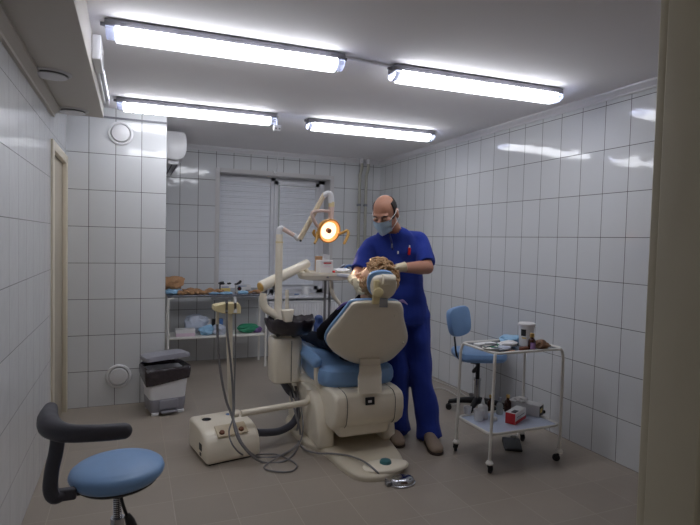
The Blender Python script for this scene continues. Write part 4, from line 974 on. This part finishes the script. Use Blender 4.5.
# neck opening cut
for v in list(b.verts):
    if (v.co-(nek+(hc-nek)*.22+V((-.004, -.03, .01)))).length < .06: b.verts.remove(v)
ob('tunic', b, 'scrub_blue', t, ang=180)
fr_ = lambda px, py, dy=0: P(px, py, y=3.40-.115-.0+dy)
b = nb(); tube(b, [P(389.5, 234, y=3.275), P(391.5, 242, y=3.268), P(393, 250, y=3.266)], [.012, .015, .012], 10, 4, .5); pk = ob('placket', b, 'scrub_dark', t)
b = nb(); box(b, P(391.8, 246, y=3.252), (.01, .006, .03), .002); ob('zip_pull', b, 'steel', pk)
b = nb(); box(b, P(411, 262, y=3.262), (.11, .012, .005), .002, R=Rz(-.34)); ob('pocket_seam', b, 'scrub_dark', t)
b = nb(); box(b, P(398, 252.5, y=3.262), (.011, .006, .02), .002, R=Rz(-.34)); ob('tunic_badge', b, 'paper_white', t)
# trousers
b = nb()
loft(b, [(pel-V((0, 0, .12)), .16, .115), (pel, .156, .114), (wst, .14, .1)], UX, VY)
for H, K, A in ((LH, LK, LA), (RH, RK, RA)):
    d = (A-K); limb(b, [H+V((0, 0, .02)), H+(K-H)*.5, K, K+d*.5, A+d*.0], [.104, .1, .092, .086, .086], 4); tube(b, [A-d*.08, A+d*.09], [.087, .09], 16)
b = remesh(b, .008, 4, .026, 7); ob('trousers', b, 'scrub_blue', t, ang=180)
# shoes
for nm, heel, toe in (('l', P(427, 438, z=0)+V((0, .03, 0)), P(438, 456, z=0)), ('r', P(391.5, 433, z=0)+V((0, .06, 0)), P(400, 448.5, z=0))):
    d = (toe-heel); L = .275; d.normalize(); heel = toe-d*L; n = V((-d.y, d.x, 0))
    def sec(f, w, h, z0=0): c = heel+d*(L*f); return [c+n*(w*math.cos(2*PI*k/16))+V((0, 0, z0+max(0, h*(.5+.62*math.sin(2*PI*k/16))))) for k in range(16)]
    b = nb(); skinrings(b, [sec(.02, .022, .05, .012), sec(.08, .037, .065, .012), sec(.25, .044, .065, .012), sec(.45, .047, .06, .012), sec(.65, .053, .052, .012), sec(.82, .052, .043, .012), sec(.94, .038, .034, .012), sec(.99, .016, .024, .014)])
    sh = ob('shoe', b, 'shoe_tan', t, ang=60)
    b = nb(); o = closed_spl([heel+d*(L*f)+n*w for f, w in ((0, 0), (.05, .032), (.25, .042), (.45, .043), (.7, .051), (.9, .046), (1.0, .016), (1.0, -.016), (.9, -.046), (.7, -.051), (.45, -.043), (.25, -.042), (.05, -.032))], 2)
    pillow(b, o, V((0, 0, 1)), [(.98, 0), (1, .004), (1, .016), (.97, .02)]); ob('sole', b, 'shoe_sole', sh)
# gloved hands: palm, four bent fingers and a thumb, wrist cuff
def glove(wr, fwd, pal, sgn, curl=.5):
    "fwd: pointing direction, pal: direction the palm looks, sgn: thumb side"
    fwd = V(fwd).normalized(); pal = (V(pal)-fwd*V(pal).dot(fwd)).normalized(); sd = fwd.cross(pal)*sgn
    b = nb(); c = wr+fwd*.05
    t3 = nb(); bmesh.ops.create_uvsphere(t3, u_segments=16, v_segments=10, radius=1)
    B = Matrix((sd, fwd, -pal)).transposed()
    for v in t3.verts: v.co = V((v.co.x*.042, v.co.y*.055, v.co.z*.018))
    bmesh.ops.transform(t3, matrix=Matrix.Translation(c) @ B.to_4x4(), verts=t3.verts); put(b, t3)
    tube(b, [wr-fwd*.045, wr-fwd*.02, wr+fwd*.02], [.034, .031, .03], 14)
    for k, L in enumerate((.072, .08, .074, .058)):
        off = sd*(.03-.02*k); p = wr+fwd*.085+off; dd = (fwd+sd*(.12-.08*k)).normalized(); pts = [p-dd*.03]
        a = 0
        for j, f in enumerate((.45, .32, .25)):
            a += curl*(.55, .8, .6)[j]; pts.append(pts[-1]+(dd*math.cos(a)+pal*math.sin(a))*L*f + (dd*.03 if j == 0 else V()))
        limb(b, pts, [.0105, .0105, .0095, .0075], 3, 10)
    p = wr+fwd*.035+sd*.03; limb(b, [p, p+sd*.025+fwd*.02+pal*.012, p+sd*.032+fwd*.05+pal*.024], [.014, .012, .009], 3, 10)
    b = remesh(b, .0028, 2)
    return b
PH = P(373.5, 279, y=3.09)          # patient's head centre
g1 = glove(LW+(LW-LE).normalized()*.02, (PH+V((.05, -.02, .05))-LW), V((-.3, -.3, -.9)), 1, .5); ob('glove', g1, 'glove_latex', t, ang=180)
g2 = glove(RW, (PH+V((-.10, .03, -.04))-RW), V((.9, -.1, .1)), -1, .5); ob('glove', g2, 'glove_latex', t, ang=180)
# red marker in the breast pocket
q = P(409.5, 250, y=3.255); tk = T('marker_pen', 'red marker pen in the breast pocket of the blue scrubs', 'pen', q)
b = nb(); cyl(b, q+V((0, .004, -.035)), q+V((0, 0, .016)), .010, .010, 12, .002); ob('barrel', b, 'pen_red', tk)
b = nb(); cyl(b, q+V((0, 0, .016)), q+V((0, 0, .034)), .006, .004, 12); ob('tip', b, 'paper_white', tk)

# ------------------------------------------------------------------ patient
t = PAT = T('person', 'patient with curly blond hair lying in the dental chair, seen from behind', 'person', (1.45, 3.5, .6))
up_ = UB; nn = NB_
hip = BB+nn*.175+UB*.0; ch = BB+nn*.185+UB*.22; sh = BB+nn*.175+UB*.35+V((-.0, 0, 0)); nk = BB+nn*.175+UB*.45
HP = (PH-nk).normalized()
PR = Rz(.15)
FR = Matrix((V((1, 0, 0)), -(V((0, 0, 1)).cross(V((1, 0, 0)))), V((0, 0, 1)))).transposed()
# patient's face looks away from the camera, up and a little to the left
fdir = V((-.80, .45, .42)).normalized(); upv = (UB*.9+V((0, -.2, .3))); upv = (upv-fdir*upv.dot(fdir)).normalized(); sx_ = upv.cross(fdir).normalized()
QR = Matrix((sx_, -fdir, upv)).transposed()
if QR.determinant() < 0: QR = Matrix((-sx_, -fdir, upv)).transposed()
def pd(p): return PH + QR @ V(p)
Lsh, Rsh = P(347, 312, y=3.25), P(393, 312, y=3.24)
Lel, Rel = P(323, 336, y=3.44), P(388, 336, y=3.5)
Lel.z += .02
Lwr, Rwr = hip+V((-.10, .22, .17)), hip+V((.10, .22, .17))
Lk, Rk = P(327, 341, y=3.98), P(352, 334, y=4.02); Lf, Rf = P(303, 339, y=4.42), P(322, 331, y=4.46)
Lf.z = max(Lf.z, .60); Lh, Rh = hip+V((-.10, .02, 0)), hip+V((.10, .02, 0))
def ptorso(bm, g):
    Ux, Vy = LB, nn
    loft(bm, [(hip-UB*.10, .15+g, .08+g), (hip, .175+g, .1+g), (BB+nn*.185+UB*.12, .155+g, .095+g), (ch, .18+g, .105+g), (sh, .165+g, .085+g), (sh+UB*.05, .11+g, .07+g), (nk+UB*.02, .055+g*.3, .055+g*.3)], Ux, Vy)
b = nb(); ptorso(b, -.02)
limb(b, [sh, nk, PH+QR @ V((0, .03, -.05))], [.07, .052, .05], 4)
ball(b, pd((0, .01, .02)), (.072, .09, .088), QR); ball(b, pd((0, -.028, -.045)), (.056, .06, .068), QR); ball(b, pd((0, -.066, -.092)), (.026, .024, .022), QR)
tube(b, [pd((0, -.082, .005)), pd((0, -.1, -.02)), pd((0, -.106, -.038))], [.009, .012, .015], 10)
ball(b, pd((0, -.066, .016)), (.05, .022, .014), QR)
ball(b, pd((0, -.088, -.066)), (.022, .01, .007), QR); ball(b, pd((0, -.086, -.075)), (.019, .01, .007), QR)
for s in (-1, 1): ball(b, pd((s*.04, -.06, -.025)), (.026, .022, .024), QR); ball(b, pd((s*.074, .015, -.012)), (.01, .02, .03), QR)
for A, E_, W_ in ((Lsh, Lel, Lwr), (Rsh, Rel, Rwr)):
    limb(b, [A, (A+E_)/2, E_], [.046, .042, .036], 4); limb(b, [E_, (E_+W_)/2, W_], [.036, .036, .025], 4)
for H, K, A in ((Lh, Lk, Lf), (Rh, Rk, Rf)): limb(b, [H, K, A], [.07, .05, .036], 5)
b = remesh(b, .0055, 3); ob('body', b, 'skin_pale', t, ang=180)
for s in (-1, 1):
    b = nb(); ball(b, pd((s*.03, -.08, -.002)), (.012, .009, .007), QR, 14); ob('eye', b, 'skin_pale', t)
    b = nb(); tube(b, [pd((s*.014, -.091, .016)), pd((s*.034, -.088, .022)), pd((s*.052, -.074, .018))], [.003, .004, .002], 6, 3); ob('eyebrow', b, 'hair_blond', t)
    wr = (Lwr, Rwr)[0 if s < 0 else 1]
for wr, s in ((Lwr, 1), (Rwr, -1)):
    b = glove(wr, V((.25*s, .5, .05)), V((0, -.1, -1)), -s, .35); ob('hand', b, 'skin_pale', t, ang=180)
# curly hair: a full head of short locks over a shaped cap
b = nb(); tb = nb(); bmesh.ops.create_icosphere(tb, subdivisions=4, radius=1)
for v in list(tb.verts):
    c = v.co
    if c.y < -.42 and c.z < .72 and abs(c.x) < .8: tb.verts.remove(v)
    elif c.z < -.72: tb.verts.remove(v)
for v in tb.verts:
    c = v.co.copy(); k = 1+.10*noise.noise(c*2.6)+.05*noise.noise(c*7); v.co = V((c.x*.112*k, .022+c.y*.122*k, .022+c.z*.122*k))
bmesh.ops.transform(tb, matrix=Matrix.Translation(PH) @ QR.to_4x4(), verts=tb.verts)
bmesh.ops.solidify(tb, geom=list(tb.faces), thickness=.006); put(b, tb)
r2 = random.Random(3)
for k in range(520):
    while True:
        c = V((r2.gauss(0, 1), r2.gauss(0, 1), r2.gauss(0, 1))).normalized()
        if not (c.y < -.36 and c.z < .74 and abs(c.x) < .84) and c.z > -.85: break
    kk = 1+.10*noise.noise(c*2.6)
    p = V((c.x*.11*kk, .022+c.y*.12*kk, .022+c.z*.12*kk)); tg = c.cross(V((r2.gauss(0, 1), r2.gauss(0, 1), r2.gauss(0, 1)))).normalized()
    dn = V((0, .2, -1)); dn = (dn-c*dn.dot(c)); tg = (tg*.8+dn*.7).normalized(); sd = c.cross(tg)
    L = r2.uniform(.03, .055); ph = r2.uniform(0, 6); am = r2.uniform(.003, .009)
    pts = [pd(p+tg*(L*f)+c*(.006+.007*math.sin(f*3.1))+sd*(am*math.sin(ph+f*5.5))) for f in (0, .25, .5, .75, 1)]
    tube(b, pts, [.005, .0075, .007, .005, .002], 6)
ob('hair', b, 'hair_blond', t, ang=180)
# black top, dark trousers, shoe covers, lilac bib at the collar
b = nb(); ptorso(b, .004)
for A, E_, W_ in ((Lsh, Lel, Lwr), (Rsh, Rel, Rwr)):
    limb(b, [sh+(A-sh)*.55, A, (A+E_)/2, E_], [.07, .064, .058, .052], 4); limb(b, [E_, (E_+W_)/2, W_-(W_-E_)*.06], [.052, .047, .04], 4)
b = remesh(b, .008, 4, .01, 10); ob('black_top', b, 'black_cloth', t, ang=180)
b = nb(); loft(b, [(hip-UB*.11, .155, .085), (hip, .18, .104), (hip+UB*.08, .165, .098)], LB, nn)
for H, K, A in ((Lh, Lk, Lf), (Rh, Rk, Rf)): limb(b, [H, H+(K-H)*.5, K, K+(A-K)*.5, A], [.09, .08, .066, .06, .054], 4)
b = remesh(b, .008, 4, .01, 10); ob('trousers', b, 'trouser_dark', t, ang=180)
for A, K in ((Lf, Lk), (Rf, Rk)):
    b = nb(); d = (A-K).normalized(); tip = A+d*.03+V((-.01, .02, .11))
    limb(b, [A-d*.05, A+d*.04, A+d*.05+V((0, 0, .05)), tip], [.055, .056, .048, .036], 5)
    b = remesh(b, .006, 3, .01, 22); ob('shoe_cover', b, 'cover_blue', t, ang=180)
b = nb(); tube(b, [P(337, 309.5, y=3.17), P(344, 304, y=3.15), P(354, 301.5, y=3.12), P(366, 301.5, y=3.14)], [.008, .016, .018, .012], 10, 4, .45); tube(b, [P(398, 301.5, y=3.12), P(403, 301, y=3.1), P(407, 304, y=3.14)], [.012, .016, .008], 10, 4, .45); tube(b, [P(366, 301.5, y=3.14), P(383, 298, y=3.2), P(398, 301.5, y=3.12)], [.012, .012, .012], 8, 4, .5); ob('bib', b, 'bib_purple', t)

# ------------------------------------------------------------------ white table by the window and what lies on it
TX0, TX1, TYa, TYb = .345, 1.385, 5.77, 6.11
TH = .815
t = T('side_table', 'white tubular table with two shelves along the back wall', 'table', (.87, 5.94, 0))
for y in (TYa, TYb):
    for x, s in ((TX0, 1), (TX1, -1)):
        b = nb(); tube(b, [(x, y, 0), (x, y, .4), (x, y, TH-.08), (x+s*.015, y, TH-.035), (x+s*.06, y, TH-.018)], .0135, 12, 4); ob('leg', b, 'enamel', t)
b = nb(); box(b, ((TX0+TX1)/2, (TYa+TYb)/2, TH-.008), (TX1-TX0+.02, TYb-TYa+.03, .022), .006); ob('table_top', b, 'tray_grey', t)
b = nb(); box(b, ((TX0+TX1)/2, (TYa+TYb)/2, .36), (TX1-TX0-.01, TYb-TYa, .024), .005); ob('lower_shelf', b, 'enamel', t)
TS = TH+.003; LS_ = .372
def onS(px, py=None, y=5.85, z=None):
    q = P(px, 292, y=y); return V((q.x, y, TS if z is None else z))
q = onS(168.5, y=5.85); q.x = .40
tag(ob('plastic_sheet', crumple(q, 1, (.09, .07, .035), 31, .4), 'film_blue', loc=q, ang=25), 'crumpled blue sheet at the left end of the white table', 'sheet')
lump = crumple(q+V((-.02, .03, .045)), 1, (.12, .09, .07), 37, .5); tag(ob('clay_lump', lump, 'clay_brown', loc=q+V((0, 0, .05)), ang=40), 'large brown clay lump on the blue sheet at the table end', 'clay lump')
def cast(c, sz, seed):
    "a horseshoe of brown impression clay with a ragged rim"
    b = nb(); n = 7; pts = []
    for k in range(n):
        a = PI*(.08+.84*k/(n-1)); pts.append(c+V((math.cos(a)*sz, math.sin(a)*sz*.8-.3*sz, sz*.30+sz*.08*math.sin(k*2+seed))))
    tube(b, pts, [sz*.2, sz*.3, sz*.33, sz*.36, sz*.33, sz*.3, sz*.2], 10, 3, .9); tube(b, [c+V((0, 0, sz*.25)), c+V((.1*sz, -.5*sz, sz*.2)), c+V((.1*sz, -sz, sz*.15))], [sz*.3, sz*.22, sz*.12], 8, 2)
    for v in b.verts: v.co += V((noise.noise(v.co*40+V((seed, 0, 0))), noise.noise(v.co*40+V((0, seed, 0))), noise.noise(v.co*40+V((0, 0, seed)))))*sz*.16
    bmesh.ops.rotate(b, cent=c, matrix=Rz(seed*1.9), verts=b.verts)
    z0 = min(v.co.z for v in b.verts); bmesh.ops.translate(b, vec=(0, 0, c.z-z0), verts=b.verts)
    return b
ords = ['first', 'second', 'third', 'fourth', 'fifth', 'sixth', 'seventh', 'eighth', 'ninth', 'tenth']
cx_px = [(182, 5.82, .05), (188, 5.95, .062), (193, 5.80, .046), (199, 5.92, .058), (203.5, 5.80, .042), (208.5, 5.93, .052), (213, 5.83, .044), (218, 5.93, .046)]
for i, (px, y, s) in enumerate(cx_px):
    q = onS(px, y=y); s *= 1.3; tag(ob('dental_impression', cast(q, s, i+1), 'clay_brown', loc=q, ang=40), 'brown dental impression, %s from the left in the row on the white table' % ords[i], 'dental impression', 'brown dental impressions on the white table')
for i, (px, y, s) in enumerate([(250, 5.83, .04), (255.5, 5.9, .05), (260, 5.82, .042)]):
    q = onS(px, y=y); tag(ob('dental_impression', cast(q, s, i+11), 'clay_brown', loc=q, ang=40), 'brown dental impression, %s of three at the right end of the table' % ('left', 'middle', 'right')[i], 'dental impression', 'brown dental impressions at the right end')
for px, y, sz, lab in ((214, 5.80, (.055, .03, .014), 'flat blue packet before the yellow box on the white table'), (226, 5.79, (.07, .03, .016), 'pale blue packet between the yellow and white boxes'), (243, 5.80, (.06, .03, .018), 'pale blue packet in front of the white box')):
    q = onS(px, y=y); tag(ob('packet', crumple(q, 1, sz, px, .3), 'film_blue', loc=q, ang=25), lab, 'packet')
q = onS(224.5, y=5.98)
carton('box', 'yellow and white box with dark objects on top on the table', q, (.12, .08, .09), .0, 'card_white', [('yellow_panel', (0, -.0405, .03), (.116, .002, .05), 'card_yellow'), ('blue_stripe', (0, -.0405, .066), (.08, .002, .01), 'card_blue'), ('dark_edge', (-.056, -.0408, .055), (.014, .0025, .1), 'black_plastic')])
for px, s, lab in ((221.5, .032, 'small dark object on the yellow box, left one'), (229, .022, 'small dark object on the yellow box, right one')):
    q2 = onS(px, y=5.98, z=TS+.0902); tag(ob('rubber_cup', crumple(q2, 1, (s, s*.7, s*.5), px, .4), 'black_plastic', loc=q2), lab, 'rubber cup')
q = onS(243, y=6.0)
bx = carton('box', 'white box with a round dark emblem on the white table', q, (.165, .09, .082), .0, 'card_white', [('blue_edge', (-.02, -.0455, .074), (.1, .002, .008), 'card_blue'), ('print_line', (.045, -.0455, .025), (.05, .002, .01), 'plastic_grey')])
b = nb(); lathe(b, [(.013, 0), (.024, 0), (.024, .002), (.013, .002)], q+V((-.05, -.045, .045)), 20, RF); ob('round_emblem', b, 'black_plastic', bx)
b = nb(); lathe(b, [(.002, 0), (.012, 0), (.012, .002), (.002, .002)], q+V((-.05, -.045, .045)), 16, RF); ob('emblem_centre', b, 'card_red', bx)
q2 = onS(238, y=6.0, z=TS+.0825); b = nb(); tube(b, [q2+V((-.04, 0, .01)), q2+V((-.01, 0, .014)), q2+V((.02, 0, .03)), q2+V((.03, 0, .052))], [.008, .011, .016, .012], 10, 3); tag(ob('rubber_bulb', b, 'black_plastic', loc=q2), 'dark rubber bulb standing on the white emblem box', 'rubber bulb')
def onB(px, y=5.86): q = P(px, 332, y=y); return V((q.x, y, LS_))
q = onB(185, 5.85); carton('box', 'flat pink and white box on the lower table shelf', q, (.2, .13, .075), .0, 'card_white', [('pink_panel', (0, -.0655, .02), (.196, .002, .036), 'card_pink')])
q = onB(196, 5.99); tag(ob('plastic_bag', crumple(q, 1, (.13, .07, .1), 41, .35), 'film_clear', loc=q, ang=25), 'clear plastic bag behind the pink box on the lower shelf', 'bag')
q = onB(207, 5.85); tag(ob('plastic_bag', crumple(q, 1, (.085, .07, .05), 43, .35), 'film_blue', loc=q, ang=25), 'pale blue plastic bag right of the pink box, lower shelf', 'bag')
q = onB(220, 5.84); tag(ob('plastic_bag', crumple(q, 1, (.075, .06, .055), 47, .35), 'film_clear', loc=q, ang=25), 'clear plastic bag in the middle of the lower shelf', 'bag')
for px, m, lab, w_ in ((207.5, 'card_white', 'small white box standing on the lower shelf', .055), (214, 'black_plastic', 'small black box right of the small white box', .05), (220.5, 'card_blue', 'small blue box right of the small black box', .045)):
    q = onB(px, 6.0); tag(ob('box', box(nb(), q+V((0, 0, .075)), (w_, .05, .15), .002), m, loc=q), lab, 'box')
q = onB(247.5, 5.86); tag(ob('cloth', crumple(q, 1, (.115, .07, .05), 51, .3), 'cloth_green', loc=q, ang=25), 'crumpled green cloth on the lower table shelf', 'cloth')
q = onB(261, 5.87); q.x = min(q.x, 1.30); tag(ob('cloth', crumple(q, 1, (.055, .06, .04), 53, .3), 'cloth_purple', loc=q, ang=25), 'crumpled purple cloth right of the green cloth', 'cloth')
# window sill
SZ_ = WZ0+.003
q = P(305.5, 286, y=6.3); q.z = SZ_; b = nb(); cyl(b, q, q+V((0, 0, .105)), .05, bev=.004); tag(ob('paper_roll', b, 'paper_white', loc=q), 'white paper roll on the window sill under the tray', 'paper roll')
q = P(297, 290, y=6.25); q.z = SZ_+.008; b = nb(); tube(b, [q-V((.03, 0, 0)), q+V((.03, .01, 0))], [.007, .005], 8); tag(ob('pen', b, 'card_blue', loc=q), 'dark blue pen on the window sill', 'pen')
q = P(272.5, 288, y=6.25); q.z = SZ_; b = nb(); tube(b, [q+V((-.05, 0, .005)), q+V((-.02, 0, .045)), q+V((0, .01, .006)), q+V((.025, 0, .05)), q+V((.055, 0, .005))], .004, 8, 4); tag(ob('wire_stand', b, 'black_plastic', loc=q), 'bent dark wire stand on the window sill', 'wire')
# on the delivery tray
TRZ = tzt-.007
def onD(px, y): q = P(px, 270, y=y); return V((q.x, y, TRZ))
q = onD(324.3, 4.06); bx = carton('box', 'white glove box with red print on the delivery tray', q, (.115, .09, .1), .12, 'card_white', [('red_print', (.005, -.0455, .078), (.07, .002, .012), 'card_red'), ('print_line', (.0, -.0455, .05), (.06, .002, .006), 'card_pink')])
q2 = V((q.x+.012, q.y, TRZ+.1)); b = nb(); t2 = nb(); skinrings(t2, [[q2+V((x, y, z)) for x, z in ((-.026, 0), (.028, 0), (.03, .045), (-.022, .05))] for y in (-.012, .012)]); bmesh.ops.recalc_face_normals(t2, faces=t2.faces); put(b, t2); ob('tissue', b, 'paper_white', bx)
q = onD(318.5, 4.14); tag(ob('box', box(nb(), q+V((0, 0, .065)), (.05, .05, .13), .003), 'clay_brown', loc=q), 'small tan box behind the white glove box', 'box')
q = onD(333.8, 4.0); tag(ob('cap', cyl(nb(), q, q+V((0, 0, .018)), .011, bev=.002), 'card_red', loc=q), 'small red cap beside the white glove box', 'cap')
q = onD(341, 4.05); tag(ob('napkin', crumple(q, 1, (.075, .06, .018), 61, .3), 'paper_white', loc=q, ang=25), 'white napkin at the right end of the delivery tray', 'napkin')
for i, (px, y) in enumerate(((343, 4.13), (347.5, 4.12))):
    q = onD(px, y); b = nb(); tube(b, [q+V((-.05, 0, .012)), q+V((0, 0, .05)), q+V((.03, 0, .05)), q+V((.05, 0, .025))], [.008, .01, .011, .008], 8, 3); tag(ob('handpiece', b, ('steel', 'card_blue')[i], loc=q), ('steel handpiece behind the napkin on the tray', 'dark blue handpiece at the right end of the tray')[i], 'handpiece')
